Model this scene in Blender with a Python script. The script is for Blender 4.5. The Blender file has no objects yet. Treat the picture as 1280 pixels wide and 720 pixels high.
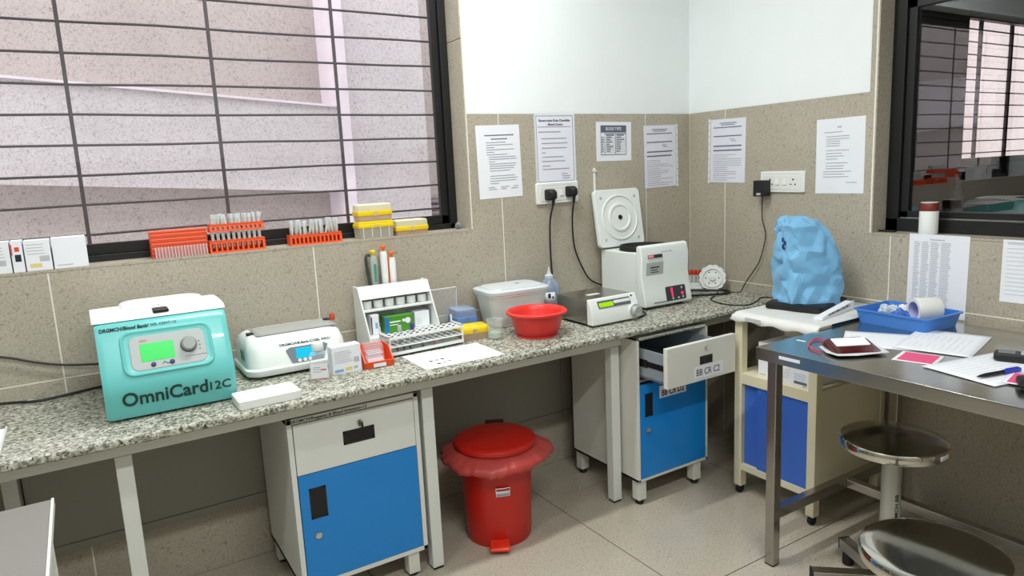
import bpy, bmesh, math, random
from mathutils import Matrix, Vector, noise as pnoise
R = math.radians
rnd = random.Random(7)
SC = bpy.context.scene
COL = SC.collection

# ------------------------------------------------------------------ camera
cam_d = bpy.data.cameras.new('camera')
cam = bpy.data.objects.new('camera', cam_d)
COL.objects.link(cam)
cam_d.sensor_width = 36.0
cam_d.lens = 36.0 * 872.02 / 1280.0
cam_d.clip_start = 0.02
cr = Vector((0.8474421, -0.52882956, -0.04670323))
cu = Vector((0.12845548, 0.11889719, 0.98456216))
cf = Vector((0.51511269, 0.84035871, -0.16868954))
cam.matrix_world = Matrix(((cr.x, cu.x, -cf.x, -2.6125), (cr.y, cu.y, -cf.y, -2.5196),
                           (cr.z, cu.z, -cf.z, 1.3498), (0, 0, 0, 1)))
SC.camera = cam

# ------------------------------------------------------------------ daylight, lamps, exposure
world = bpy.data.worlds.new('sky')
SC.world = world
world.use_nodes = True
bg = world.node_tree.nodes['Background']
bg.inputs[0].default_value = (0.98, 0.965, 0.98, 1)
bg.inputs[1].default_value = 3.0
SC.view_settings.view_transform = 'Standard'
SC.view_settings.look = 'None'
SC.view_settings.exposure = 0.0
SC.view_settings.gamma = 1.0
SC.view_settings.use_curve_mapping = False

LAMPS = [(-1.70, -0.72, 2.74, 33.0), (-2.1, -2.7, 2.74, 47.0), (-3.5, -1.7, 2.74, 15.0)]
for (x, y, z, w) in LAMPS:
    ld = bpy.data.lights.new('tube_light', 'AREA')
    ld.shape = 'RECTANGLE'
    ld.size = 1.2
    ld.size_y = 0.09
    ld.energy = w
    ld.color = (0.97, 1.0, 0.985)
    lo = bpy.data.objects.new('tube_light', ld)
    lo.location = (x, y, z - 0.062)
    COL.objects.link(lo)

# ------------------------------------------------------------------ mesh helpers
class MB:
    def __init__(s, M=None):
        s.v = []; s.f = []; s.M = M or Matrix.Identity(4)
    def add(s, vs, fs):
        o = len(s.v)
        s.v += [tuple(s.M @ Vector(q)) for q in vs]
        s.f += [tuple(i + o for i in q) for q in fs]
        return s
    def box(s, x0, x1, y0, y1, z0, z1):
        return s.add([(x0,y0,z0),(x1,y0,z0),(x1,y1,z0),(x0,y1,z0),(x0,y0,z1),(x1,y0,z1),(x1,y1,z1),(x0,y1,z1)],
                     [(3,2,1,0),(4,5,6,7),(0,1,5,4),(1,2,6,5),(2,3,7,6),(3,0,4,7)])
    def loft(s, rings, cap0=True, cap1=True, closed=True):
        n = len(rings[0]); vs = [p for r in rings for p in r]; fs = []
        for i in range(len(rings)-1):
            for j in range(n if closed else n-1):
                k = (j+1) % n
                fs.append((i*n+j, i*n+k, (i+1)*n+k, (i+1)*n+j))
        if cap0: fs.append(tuple(range(n-1,-1,-1)))
        if cap1: fs.append(tuple((len(rings)-1)*n+j for j in range(n)))
        return s.add(vs, fs)
    def lathe(s, prof, n=28, cx=0, cy=0, cap0=True, cap1=True):
        rings = [[(cx+r*math.cos(2*math.pi*j/n), cy+r*math.sin(2*math.pi*j/n), z) for j in range(n)] for r, z in prof]
        return s.loft(rings, cap0, cap1)
    def cyl(s, a, b, r, n=16, r2=None):
        a = Vector(a); b = Vector(b); d = (b-a).normalized()
        u = d.orthogonal().normalized(); w = d.cross(u)
        r2 = r if r2 is None else r2
        rg = lambda c, q: [tuple(c + u*q*math.cos(2*math.pi*j/n) + w*q*math.sin(2*math.pi*j/n)) for j in range(n)]
        return s.loft([rg(a, r), rg(b, r2)])
    def tube(s, pts, r, n=8, sub=5):
        P = [Vector(p) for p in pts]
        if len(P) > 2 and sub > 1:      # catmull-rom
            Q = []
            for i in range(len(P)-1):
                p0 = P[max(i-1,0)]; p1 = P[i]; p2 = P[i+1]; p3 = P[min(i+2,len(P)-1)]
                for k in range(sub):
                    t = k/sub
                    Q.append(0.5*((2*p1)+(p2-p0)*t+(2*p0-5*p1+4*p2-p3)*t*t+(3*p1-p0-3*p2+p3)*t*t*t))
            Q.append(P[-1]); P = Q
        u = None; rings = []
        for i, p in enumerate(P):
            d = (P[min(i+1,len(P)-1)] - P[max(i-1,0)]).normalized()
            u = d.orthogonal().normalized() if u is None else (u - d*u.dot(d)).normalized()
            w = d.cross(u)
            rings.append([tuple(p + u*r*math.cos(2*math.pi*j/n) + w*r*math.sin(2*math.pi*j/n)) for j in range(n)])
        return s.loft(rings)
    def prism(s, poly, ax, c0, c1):
        f = {'x': lambda a, b, c: (c, a, b), 'y': lambda a, b, c: (a, c, b), 'z': lambda a, b, c: (a, b, c)}[ax]
        return s.loft([[f(a, b, c0) for a, b in poly], [f(a, b, c1) for a, b in poly]])
    def grid(s, fn, nu, nv):
        vs = [fn(i/nu, j/nv) for j in range(nv+1) for i in range(nu+1)]
        fs = [(j*(nu+1)+i, j*(nu+1)+i+1, (j+1)*(nu+1)+i+1, (j+1)*(nu+1)+i) for j in range(nv) for i in range(nu)]
        return s.add(vs, fs)
    def mesh(s, name, smooth=35):
        me = bpy.data.meshes.new(name)
        me.from_pydata(s.v, [], s.f)
        bm = bmesh.new(); bm.from_mesh(me)
        bmesh.ops.recalc_face_normals(bm, faces=bm.faces)
        bm.to_mesh(me); bm.free()
        if smooth:
            me.shade_smooth(); me.set_sharp_from_angle(angle=R(smooth))
        return me

def rrect(x0, x1, y0, y1, r, n=5):
    out = []
    for cx, cy, a in ((x1-r, y1-r, 0), (x0+r, y1-r, 90), (x0+r, y0+r, 180), (x1-r, y0+r, 270)):
        for k in range(n+1):
            t = R(a + 90*k/n); out.append((cx+r*math.cos(t), cy+r*math.sin(t)))
    return out

def put(name, mb, mat, parent=None, bevel=0, seg=2, smooth=35, solid=0, sub=0):
    me = mb if isinstance(mb, bpy.types.Mesh) else mb.mesh(name, smooth)
    o = bpy.data.objects.new(name, me)
    COL.objects.link(o)
    if mat is not None and not me.materials: me.materials.append(mat)
    if parent is not None: o.parent = parent
    if solid:
        m = o.modifiers.new('thickness', 'SOLIDIFY'); m.thickness = solid; m.offset = 0
    if sub:
        m = o.modifiers.new('smooth', 'SUBSURF'); m.levels = sub; m.render_levels = sub
    if bevel:
        m = o.modifiers.new('bevel', 'BEVEL'); m.width = bevel; m.segments = seg
        m.limit_method = 'ANGLE'; m.angle_limit = R(35); m.harden_normals = True
    return o

def tag(o, label=None, cat=None, group=None, kind=None):
    if label: o['label'] = label
    if cat: o['category'] = cat
    if group: o['group'] = group
    if kind: o['kind'] = kind
    return o

def thing(name, label, cat, loc=(0,0,0), rz=0, group=None, M=None):
    o = bpy.data.objects.new(name, None)
    COL.objects.link(o)
    o.empty_display_size = 0.05
    if M is not None: o.matrix_world = M
    else:
        o.location = loc; o.rotation_euler = (0, 0, R(rz))
    return tag(o, label, cat, group)

def single(name, label, cat, mb, mat, loc=(0,0,0), rz=0, group=None, **k):
    o = put(name, mb, mat, **k)
    o.location = loc; o.rotation_euler = (0, 0, R(rz))
    return tag(o, label, cat, group)

def struct(name, mb, mat, **k):
    return tag(put(name, mb, mat, **k), kind='structure')

def dup(root, loc, rz=None, label=None):
    r = root.copy(); COL.objects.link(r); r.location = loc
    if rz is not None: r.rotation_euler = (0, 0, R(rz))
    if label: r['label'] = label
    for ch in root.children:
        c = ch.copy(); COL.objects.link(c); c.parent = r
        for g in ch.children:
            d = g.copy(); COL.objects.link(d); d.parent = c
    return r

_txt = {}
def text_mesh(body, height=None, width=None, depth=0.0004, bold=0.0, align='LEFT', shear=0.0):
    cu_ = bpy.data.curves.new('txt', 'FONT')
    cu_.body = body; cu_.size = 1.0; cu_.extrude = 0.01; cu_.offset = bold; cu_.shear = shear
    cu_.resolution_u = 3
    ob = bpy.data.objects.new('txt', cu_)
    COL.objects.link(ob)
    dg = bpy.context.evaluated_depsgraph_get()
    me = bpy.data.meshes.new_from_object(ob.evaluated_get(dg))
    bpy.data.objects.remove(ob); bpy.data.curves.remove(cu_)
    vs = [v.co.copy() for v in me.vertices]
    x0 = min(v.x for v in vs); x1 = max(v.x for v in vs); y0 = 0.0; y1 = 0.70
    sx = width/(x1-x0) if width else None
    sy = height/(y1-y0) if height else None
    sx = sx or sy; sy = sy or sx
    mid = {'LEFT': x0, 'CENTER': (x0+x1)/2}[align]
    for v in me.vertices:
        c = v.co
        v.co = ((c.x-mid)*sx, c.y*sy, depth if c.z > 0 else 0)
    me.materials.clear()
    return me
def text(name, body, mat, parent, M, **k):
    me = text_mesh(body, **k); me.transform(M); me.materials.append(mat)
    return put(name, me, mat, parent)
def Tr(x, y, z): return Matrix.Translation((x, y, z))
RX = lambda a: Matrix.Rotation(R(a), 4, 'X')
RY = lambda a: Matrix.Rotation(R(a), 4, 'Y')
RZ = lambda a: Matrix.Rotation(R(a), 4, 'Z')
FRONT = RX(90)            # text lying in xy -> standing, facing -y

# ------------------------------------------------------------------ materials
def lin(c):
    return tuple((v/255/12.92 if v/255 <= 0.04045 else ((v/255+0.055)/1.055)**2.4) for v in c) + (1,)
def mat(name, c, rough=0.5, metal=0.0, bump=0.0, bscale=300, var=0.0, vscale=8, spec=0.5, trans=0.0, emit=None, es=0.0, coat=0.0, sheen=0.0, sss=0.0):
    m = bpy.data.materials.new(name); m.use_nodes = True
    nt = m.node_tree; b = nt.nodes['Principled BSDF']
    b.inputs['Base Color'].default_value = lin(c)
    b.inputs['Roughness'].default_value = rough
    b.inputs['Metallic'].default_value = metal
    b.inputs['Specular IOR Level'].default_value = spec
    b.inputs['Transmission Weight'].default_value = trans
    b.inputs['Coat Weight'].default_value = coat
    b.inputs['Sheen Weight'].default_value = sheen
    if sss:
        b.inputs['Subsurface Weight'].default_value = sss; b.inputs['Subsurface Radius'].default_value = (0.01,)*3
    if emit:
        b.inputs['Emission Color'].default_value = lin(emit); b.inputs['Emission Strength'].default_value = es
    tc = nt.nodes.new('ShaderNodeTexCoord')
    if var or True:
        n = nt.nodes.new('ShaderNodeTexNoise'); n.inputs['Scale'].default_value = vscale; n.inputs['Detail'].default_value = 4
        nt.links.new(tc.outputs['Object'], n.inputs['Vector'])
        mx = nt.nodes.new('ShaderNodeMix'); mx.data_type = 'RGBA'; mx.blend_type = 'MULTIPLY'
        v = max(var, 0.02)
        rp = nt.nodes.new('ShaderNodeMapRange'); rp.inputs[1].default_value = 0.3; rp.inputs[2].default_value = 0.7
        rp.inputs[3].default_value = 1-v; rp.inputs[4].default_value = 1.0
        nt.links.new(n.outputs['Fac'], rp.inputs[0])
        mx.inputs[0].default_value = 1.0
        mx.inputs[6].default_value = lin(c)
        nt.links.new(rp.outputs[0], mx.inputs[7])
        nt.links.new(mx.outputs[2], b.inputs['Base Color'])
    if bump:
        n2 = nt.nodes.new('ShaderNodeTexNoise'); n2.inputs['Scale'].default_value = bscale; n2.inputs['Detail'].default_value = 3
        nt.links.new(tc.outputs['Object'], n2.inputs['Vector'])
        bp = nt.nodes.new('ShaderNodeBump'); bp.inputs['Strength'].default_value = bump; bp.inputs['Distance'].default_value = 0.002
        nt.links.new(n2.outputs['Fac'], bp.inputs['Height']); nt.links.new(bp.outputs[0], b.inputs['Normal'])
    return m
def clear(name, c, density=0.25, rough=0.1, edge=0.5, tint=True):
    """thin clear sheet or vessel: lets light straight through, tinted, with a glossy skin stronger at grazing angles"""
    m = bpy.data.materials.new(name); m.use_nodes = True
    nt = m.node_tree; b = nt.nodes['Principled BSDF']; out = nt.nodes['Material Output']
    b.inputs['Base Color'].default_value = lin(c); b.inputs['Roughness'].default_value = rough
    t = nt.nodes.new('ShaderNodeBsdfTransparent')
    t.inputs[0].default_value = (tuple(0.5+0.5*v for v in lin(c)[:3]) if tint else (1, 1, 1)) + (1,)
    lw = nt.nodes.new('ShaderNodeLayerWeight'); lw.inputs[0].default_value = 0.35
    mr = nt.nodes.new('ShaderNodeMapRange'); mr.inputs[3].default_value = density; mr.inputs[4].default_value = min(1, density+edge)
    nt.links.new(lw.outputs['Facing'], mr.inputs[0])
    mx = nt.nodes.new('ShaderNodeMixShader')
    nt.links.new(mr.outputs[0], mx.inputs[0]); nt.links.new(t.outputs[0], mx.inputs[1]); nt.links.new(b.outputs[0], mx.inputs[2])
    nt.links.new(mx.outputs[0], out.inputs[0])
    return m
def pane(name, refl=1.0, tint=(1,1,1)):
    m = bpy.data.materials.new(name); m.use_nodes = True
    nt = m.node_tree; nt.nodes.remove(nt.nodes['Principled BSDF']); out = nt.nodes['Material Output']
    t = nt.nodes.new('ShaderNodeBsdfTransparent'); t.inputs[0].default_value = tint + (1,)
    g = nt.nodes.new('ShaderNodeBsdfGlossy'); g.inputs['Roughness'].default_value = 0.0
    ge = nt.nodes.new('ShaderNodeNewGeometry')          # Schlick reflectance, the same from both faces of the sheet
    dt = nt.nodes.new('ShaderNodeVectorMath'); dt.operation = 'DOT_PRODUCT'
    nt.links.new(ge.outputs['Normal'], dt.inputs[0]); nt.links.new(ge.outputs['Incoming'], dt.inputs[1])
    def mth(op, a, b=None):
        n = nt.nodes.new('ShaderNodeMath'); n.operation = op; nt.links.new(a, n.inputs[0])
        if b is not None: n.inputs[1].default_value = b
        return n
    ab = mth('ABSOLUTE', dt.outputs['Value'])
    om = nt.nodes.new('ShaderNodeMath'); om.operation = 'SUBTRACT'; om.inputs[0].default_value = 1.0; nt.links.new(ab.outputs[0], om.inputs[1])
    pw = mth('POWER', om.outputs[0], 5.0); m2 = mth('MULTIPLY', pw.outputs[0], 0.96); fr = mth('ADD', m2.outputs[0], 0.04)
    ml = nt.nodes.new('ShaderNodeMath'); ml.operation = 'MULTIPLY'; ml.inputs[1].default_value = refl; ml.use_clamp = True
    mx = nt.nodes.new('ShaderNodeMixShader')
    nt.links.new(fr.outputs[0], ml.inputs[0]); nt.links.new(ml.outputs[0], mx.inputs[0])
    nt.links.new(t.outputs[0], mx.inputs[1]); nt.links.new(g.outputs[0], mx.inputs[2]); nt.links.new(mx.outputs[0], out.inputs[0])
    return m
def ramp(nt, fac, stops):
    r_ = nt.nodes.new('ShaderNodeValToRGB'); e = r_.color_ramp.elements
    while len(e) < len(stops): e.new(0.5)
    for q, (p, c) in zip(e, stops): q.position = p; q.color = lin(c)
    nt.links.new(fac, r_.inputs[0]); return r_.outputs[0]
def stone(name, base, pit, rough, world_space=True, granite=False, spec=0.5, ps=(34, 0.62, 0.74)):
    m = bpy.data.materials.new(name); m.use_nodes = True
    nt = m.node_tree; b = nt.nodes['Principled BSDF']
    b.inputs['Roughness'].default_value = rough; b.inputs['Specular IOR Level'].default_value = spec
    tc = nt.nodes.new('ShaderNodeTexCoord'); src = tc.outputs['Object']
    def noise(sc, det=4, dist=0.0, off=0):
        n = nt.nodes.new('ShaderNodeTexNoise'); n.inputs['Scale'].default_value = sc; n.inputs['Detail'].default_value = det
        n.inputs['Distortion'].default_value = dist
        mp = nt.nodes.new('ShaderNodeMapping'); mp.inputs[1].default_value = (off, off*1.7, off*0.3)
        nt.links.new(src, mp.inputs[0]); nt.links.new(mp.outputs[0], n.inputs['Vector']); return n.outputs['Fac']
    def mix(a, b_, f, mode='MIX'):
        x = nt.nodes.new('ShaderNodeMix'); x.data_type = 'RGBA'; x.blend_type = mode
        for s_, i in ((a, 6), (b_, 7)):
            if isinstance(s_, tuple): x.inputs[i].default_value = s_
            else: nt.links.new(s_, x.inputs[i])
        if isinstance(f, float): x.inputs[0].default_value = f
        else: nt.links.new(f, x.inputs[0])
        return x.outputs[2]
    if granite:
        c1 = ramp(nt, noise(105, 3, 0.6), [(0.34, (84,86,78)), (0.45, (134,134,122)), (0.55, (180,179,164)), (0.72, (208,206,194))])
        f2 = ramp(nt, noise(125, 2, 1.0, 5), [(0.33, (255,255,255)), (0.42, (0,0,0))])
        c2 = mix(c1, lin((38,38,36)), f2)
        f3 = ramp(nt, noise(60, 3, 0.5, 11), [(0.56, (0,0,0)), (0.70, (255,255,255))])
        c3 = mix(c2, lin((132,130,112)), mix((0,0,0,1), f3, 0.55))
        nt.links.new(c3, b.inputs['Base Color'])
        bpn = noise(60, 2)
        bs = 0.02
    else:
        lo = tuple(max(0, v-16) for v in base); hi = tuple(min(255, v+8) for v in base)
        c1 = ramp(nt, noise(3.0, 5, 0.4), [(0.3, lo), (0.7, hi)])
        c2 = mix(c1, ramp(nt, noise(140, 3), [(0.35, tuple(v-22 for v in base)), (0.65, tuple(min(255, v+10) for v in base))]), 0.55)
        f = ramp(nt, noise(ps[0], 6, 1.2, 3), [(ps[1], (0,0,0)), (ps[2], (255,255,255))])
        c3 = mix(c2, lin(pit), f)
        nt.links.new(c3, b.inputs['Base Color'])
        bpn = noise(90, 4); bs = 0.08
    bp = nt.nodes.new('ShaderNodeBump'); bp.inputs['Strength'].default_value = bs; bp.inputs['Distance'].default_value = 0.003
    nt.links.new(bpn, bp.inputs['Height']); nt.links.new(bp.outputs[0], b.inputs['Normal'])
    return m

m_paint = mat('white_paint', (236,241,242), 0.75, bump=0.05, bscale=220)
m_ceil = mat('ceiling_paint', (228,230,228), 0.8)
m_tile = stone('beige_wall_tile', (178,170,154), (142,132,116), 0.38, ps=(110, 0.575, 0.67))
m_grout = mat('white_grout', (236,232,222), 0.85, var=0.1, vscale=30)
m_floor = stone('speckled_floor_tile', (186,177,161), (142,133,119), 0.22, ps=(120, 0.60, 0.72))
m_fgrout = mat('dark_floor_grout', (92,86,78), 0.9)
m_granite = stone('grey_granite', (190,190,180), (40,40,40), 0.22, granite=True)
m_black = mat('black_powder_coat', (17,17,19), 0.42)
m_blackpl = mat('black_plastic', (20,20,22), 0.45)
m_blackrub = mat('black_rubber', (24,24,24), 0.8)
m_bar = mat('grille_paint', (66,60,64), 0.55)
m_glass = pane('window_glass')
m_glassB = pane('partition_glass', 2.4, (0.92, 0.91, 0.92))
m_cream = mat('cream_powder_coat', (220,221,212), 0.45, var=0.03)
m_bench = mat('grey_white_powder_coat', (220,223,218), 0.45, var=0.04)
m_panel = mat('shade_toned_modesty_panel', (150,148,138), 0.55, var=0.05)  # white-painted panel; the under-counter shade is put into this grey
m_blue = mat('blue_laminate', (18,130,210), 0.28, var=0.03)
m_white = mat('white_plastic', (230,233,230), 0.38)
m_white2 = mat('warm_white_plastic', (226,227,222), 0.35)
m_paper = mat('white_paper', (232,234,240), 0.8)
m_paperl = mat('lilac_white_paper', (226,227,238), 0.75)
m_faint = mat('faint_ink', (206,207,214), 0.9)
m_ink = mat('grey_ink', (158,160,170), 0.9)
m_list = mat('list_ink', (190,192,200), 0.9)
m_inkd = mat('dark_ink', (40,42,50), 0.9)
m_inkb = mat('blue_grey_ink', (96,100,118), 0.9)
m_marker = mat('black_marker', (18,22,26), 0.7)
m_teal = mat('teal_enamel', (104,194,192), 0.30, coat=0.2)
m_teald = mat('teal_letter_green', (18,58,58), 0.5)
m_greyp = mat('light_grey_panel', (178,184,184), 0.45)
m_lcdg = mat('green_lcd', (0,110,50), 0.3, emit=(0,240,80), es=0.72)
m_lcdb = mat('blue_lcd', (0,90,120), 0.3, emit=(0,205,240), es=0.8)
m_lcdy = mat('lime_lcd', (80,110,0), 0.3, emit=(175,240,0), es=0.75)
m_led = mat('red_led', (230,30,60), 0.3, emit=(255,20,70), es=3.0)
m_red = mat('red_plastic', (188,30,18), 0.36)
m_redb = mat('red_basin_plastic', (222,52,46), 0.34)
m_orange = mat('orange_red_plastic', (232,84,34), 0.4)
m_orangec = mat('orange_cap_plastic', (244,112,34), 0.4)
m_redcap = mat('red_tube_cap', (190,64,44), 0.45)
m_yellow = mat('yellow_plastic', (246,212,22), 0.4)
m_steel = mat('brushed_steel', (176,174,168), 0.24, metal=1.0, var=0.06, vscale=20)
m_chrome = mat('polished_chrome', (206,204,198), 0.09, metal=1.0)
m_steeltop = mat('stainless_table_top', (198,197,192), 0.2, metal=1.0, var=0.05, vscale=14)
m_clear = clear('clear_plastic', (240,243,246), 0.08, 0.12, 0.45, False)
m_frost = clear('frosted_plastic', (232,236,232), 0.58, 0.35, 0.35)
m_frostlid = clear('frosted_lid_plastic', (226,232,234), 0.70, 0.3, 0.25)
m_glassv = clear('lab_glass', (224,232,224), 0.08, 0.03, 0.45, False)
m_blueclear = clear('clear_blue_plastic', (186,204,232), 0.35, 0.2, 0.4)
m_bluebox = mat('pale_blue_plastic', (104,150,214), 0.45)
m_pinkcard = mat('pink_card', (224,84,130), 0.7)
# ------------------------------------------------------------------ the room
X0, Y0, H = -4.3, -4.3, 2.8
G = 0.0022
WX1, WX0, WZ0, WZ1 = -1.2455, -3.35, 1.113, 2.25       # window in the back wall
VY1, VY0, VZ0, VZ1 = -0.946, -2.75, 1.039, 1.95        # window in the right wall
ZT, ZG = 1.573, 0.774                                  # tile top, tile joint

floor = struct('floor', MB().box(X0, 0.01, Y0, 0.01, -0.06, -0.003), m_fgrout)
fx = [-1.126 + 0.79*k for k in range(-5, 3)]; fy = [-0.30 - 0.778*k for k in range(-1, 6)]
for i in range(len(fx)-1):
    for j in range(len(fy)-1):
        a, b = max(fx[i], X0), min(fx[i+1], 0); c, d = max(fy[j+1], Y0), min(fy[j], 0)
        if b-a > 0.01 and d-c > 0.01:
            put('tile', MB().box(a+G, b-G, c+G, d-G, -0.012, 0), m_floor, floor)

wb = MB()
wb.box(X0, WX0, 0.006, 0.24, 0, H).box(WX1, 0.2, 0.006, 0.24, 0, H).box(WX0, WX1, 0.006, 0.24, 0, WZ0-0.012).box(WX0, WX1, 0.006, 0.24, WZ1, H)
wall_back = struct('wall_back', wb, m_paint)
def plas(mb, name, par): return put(name, mb, m_paint, par)
def tileA(poly): return put('tile', MB().prism(poly, 'y', 0.0, 0.007), m_tile, wall_back)
def rect(a, b, c, d): return [(a, c), (b, c), (b, d), (a, d)]
put('grout_bed', MB().box(X0, WX0, 0.0006, 0.0065, 0, ZT).box(WX1, 0, 0.0006, 0.0065, 0, ZT).box(WX0, WX1, 0.0006, 0.0065, 0, WZ0-0.008), m_grout, wall_back)
gx = [0, -0.2898, -1.0966, -1.9028, -2.7098, -3.516, X0]
for i in range(len(gx)-1):
    b, a = gx[i]-G, gx[i+1]+G
    tileA(rect(a, b, 0.0, ZG-G))
    zt_ = ZT
    if b < WX0 or a > WX1: tileA(rect(a, b, ZG+G, ZT))
    elif a < WX1 < b: tileA([(a, ZG+G), (b, ZG+G), (b, ZT), (WX1, ZT), (WX1, WZ0-0.008), (a, WZ0-0.008)])
    elif a < WX0 < b: tileA([(a, ZG+G), (b, ZG+G), (b, WZ0-0.008), (WX0, WZ0-0.008), (WX0, ZT), (a, ZT)])
    else: tileA(rect(a, b, ZG+G, WZ0-0.008))
put('sill_tile', MB().box(WX0, WX1, 0.0, 0.24, WZ0-0.009, WZ0), m_tile, wall_back)
put('jamb_tile', MB().box(WX1-0.008, WX1, 0.0, 0.112, WZ0, 1.86), m_tile, wall_back)
put('jamb_tile', MB().box(WX1-0.008, WX1, 0.0, 0.112, 1.863, WZ1), m_tile, wall_back)
put('grout_bead', MB().box(WX1-0.0022, WX1+0.0022, -0.0005, 0.003, WZ0, WZ1), m_grout, wall_back)

wr = MB()
wr.box(0.006, 0.2, VY1, 0.006, 0, H).box(0.006, 0.2, Y0, VY0, 0, H).box(0.006, 0.2, VY0, VY1, 0, VZ0-0.012).box(0.006, 0.2, VY0, VY1, VZ1, H)
wall_right = struct('wall_right', wr, m_paint)
def tileB(poly): return put('tile', MB().prism(poly, 'x', 0.0, 0.007), m_tile, wall_right)
put('grout_bed', MB().box(0.0006, 0.0065, VY1, 0, 0, ZT).box(0.0006, 0.0065, VY0, VY1, 0, VZ0-0.008).box(0.0006, 0.0065, Y0, VY0, 0, ZT), m_grout, wall_right)
gy = [0, -0.2245, -1.0275, -1.8305, -2.6335, -3.4365, Y0]
for i in range(len(gy)-1):
    b, a = gy[i]-G, gy[i+1]+G
    tileB(rect(a, b, 0.0, ZG-G))
    if b < VY0 or a > VY1: tileB(rect(a, b, ZG+G, ZT))
    elif a < VY1 < b: tileB([(a, ZG+G), (b, ZG+G), (b, ZT), (VY1, ZT), (VY1, VZ0-0.008), (a, VZ0-0.008)])
    elif a < VY0 < b: tileB([(a, ZG+G), (b, ZG+G), (b, VZ0-0.008), (VY0, VZ0-0.008), (VY0, ZT), (a, ZT)])
    else: tileB(rect(a, b, ZG+G, VZ0-0.008))
put('sill_tile', MB().box(0.0, 0.2, VY0, VY1, VZ0-0.009, VZ0), m_tile, wall_right)
put('jamb_tile', MB().box(0.0, 0.09, VY1-0.008, VY1, VZ0, VZ1), m_tile, wall_right)
put('grout_bead', MB().box(-0.0005, 0.003, VY1-0.003, VY1+0.003, VZ0, VZ1), m_grout, wall_right)
put('plaster_strip', MB().box(0.0, 0.0062, VY1, VY1+0.022, ZT, VZ1), m_tile, wall_right)

struct('ceiling', MB().box(X0, 0.2, Y0, 0.24, H, H+0.1), m_ceil)
wl = struct('wall_left', MB().box(X0-0.12, X0, Y0, 0.24, 0, H), m_paint)
put('dado_tile', MB().box(X0, X0+0.006, Y0, 0, 0, ZT), m_tile, wl)
wf = struct('wall_front', MB().box(X0-0.12, 0.2, Y0-0.12, Y0, 0, H), m_paint)
put('dado_tile', MB().box(X0+0.006, 0, Y0, Y0+0.006, 0, ZT), m_tile, wf)

# window 1: wide sliding window with an outside grille
w1 = struct('window_1', MB().box(WX0, WX1-0.006, 0.112, 0.165, WZ0, WZ0+0.022).box(WX0, WX1-0.006, 0.112, 0.165, WZ1-0.04, WZ1)
     .box(WX1-0.040, WX1-0.004, 0.112, 0.165, WZ0, WZ1).box(WX0, WX0+0.04, 0.112, 0.165, WZ0, WZ1), m_black, bevel=0.002)
put('sash', MB().box(WX0+0.04, WX1-0.040, 0.128, 0.150, WZ0+0.022, WZ0+0.058).box(WX0+0.04, WX1-0.04, 0.128, 0.150, WZ1-0.08, WZ1-0.04)
    .box(WX1-0.072, WX1-0.040, 0.128, 0.150, WZ0+0.022, WZ1-0.04).box(WX0+0.04, WX0+0.075, 0.128, 0.150, WZ0+0.022, WZ1-0.04), m_black, w1, bevel=0.002)
put('pane', MB().box(WX0+0.06, WX1-0.06, 0.137, 0.141, WZ0+0.05, WZ1-0.06), m_glass, w1)
z = 1.100
for k in range(12):
    zz = 1.1025 + 0.0968*k
    if zz < WZ1 - 0.02:
        pts = [(WX0 + (WX1-WX0)*t/8, 0.192 + rnd.uniform(-.001, .001), zz + rnd.uniform(-.0022, .0022)) for t in range(9)]
        put('grille_bar', MB().tube(pts, 0.0042, 6, 3), m_bar, w1)
for k in range(5):
    x = -1.70 - 0.444*(k-1)
    if WX0 < x < WX1 + 0.01:
        put('grille_bar', MB().box(x-0.006, x+0.006, 0.186, 0.191, WZ0-0.01, WZ1), m_bar, w1)

# window 2: internal window in the right wall
w2 = struct('window_2', MB().box(0.09, 0.15, VY0, VY1-0.004, VZ0, VZ0+0.05).box(0.09, 0.15, VY0, VY1-0.004, VZ1-0.05, VZ1)
     .box(0.09, 0.15, VY1-0.055, VY1-0.004, VZ0, VZ1).box(0.09, 0.15, VY0, VY0+0.05, VZ0, VZ1), m_black, bevel=0.002)
put('sash', MB().box(0.105, 0.135, VY0+0.05, VY1-0.055, VZ0+0.05, VZ0+0.078).box(0.105, 0.135, VY0+0.05, VY1-0.055, VZ1-0.085, VZ1-0.05)
    .box(0.105, 0.135, VY1-0.085, VY1-0.055, VZ0+0.05, VZ1-0.05).box(0.105, 0.135, VY0+0.05, VY0+0.08, VZ0+0.05, VZ1-0.05), m_black, w2, bevel=0.002)
put('pane', MB().box(0.118, 0.122, VY0+0.06, VY1-0.07, VZ0+0.06, VZ1-0.07), m_glassB, w2)
put('glazing_bead', MB().box(0.098, 0.105, VY0+0.05, VY1-0.06, VZ0+0.050, VZ0+0.055), m_steel, w2)

# the next room, dim, seen through window 2
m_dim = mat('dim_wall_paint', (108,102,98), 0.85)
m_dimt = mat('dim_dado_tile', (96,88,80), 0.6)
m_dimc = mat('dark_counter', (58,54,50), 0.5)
NX1, NWX0, NWX1, NWZ0, NWZ1 = 5.6, 2.62, 4.75, 1.22, 2.26
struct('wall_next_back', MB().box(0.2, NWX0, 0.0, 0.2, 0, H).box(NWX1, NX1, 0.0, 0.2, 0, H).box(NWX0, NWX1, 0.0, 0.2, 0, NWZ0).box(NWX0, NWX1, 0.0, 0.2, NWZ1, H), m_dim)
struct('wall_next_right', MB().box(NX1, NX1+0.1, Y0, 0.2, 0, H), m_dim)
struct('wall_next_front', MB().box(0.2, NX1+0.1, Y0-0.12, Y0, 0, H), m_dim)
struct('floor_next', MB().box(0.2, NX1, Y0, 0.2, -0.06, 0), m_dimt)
struct('ceiling_next', MB().box(0.2, NX1+0.1, Y0, 0.2, H, H+0.1), m_dim)
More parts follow.
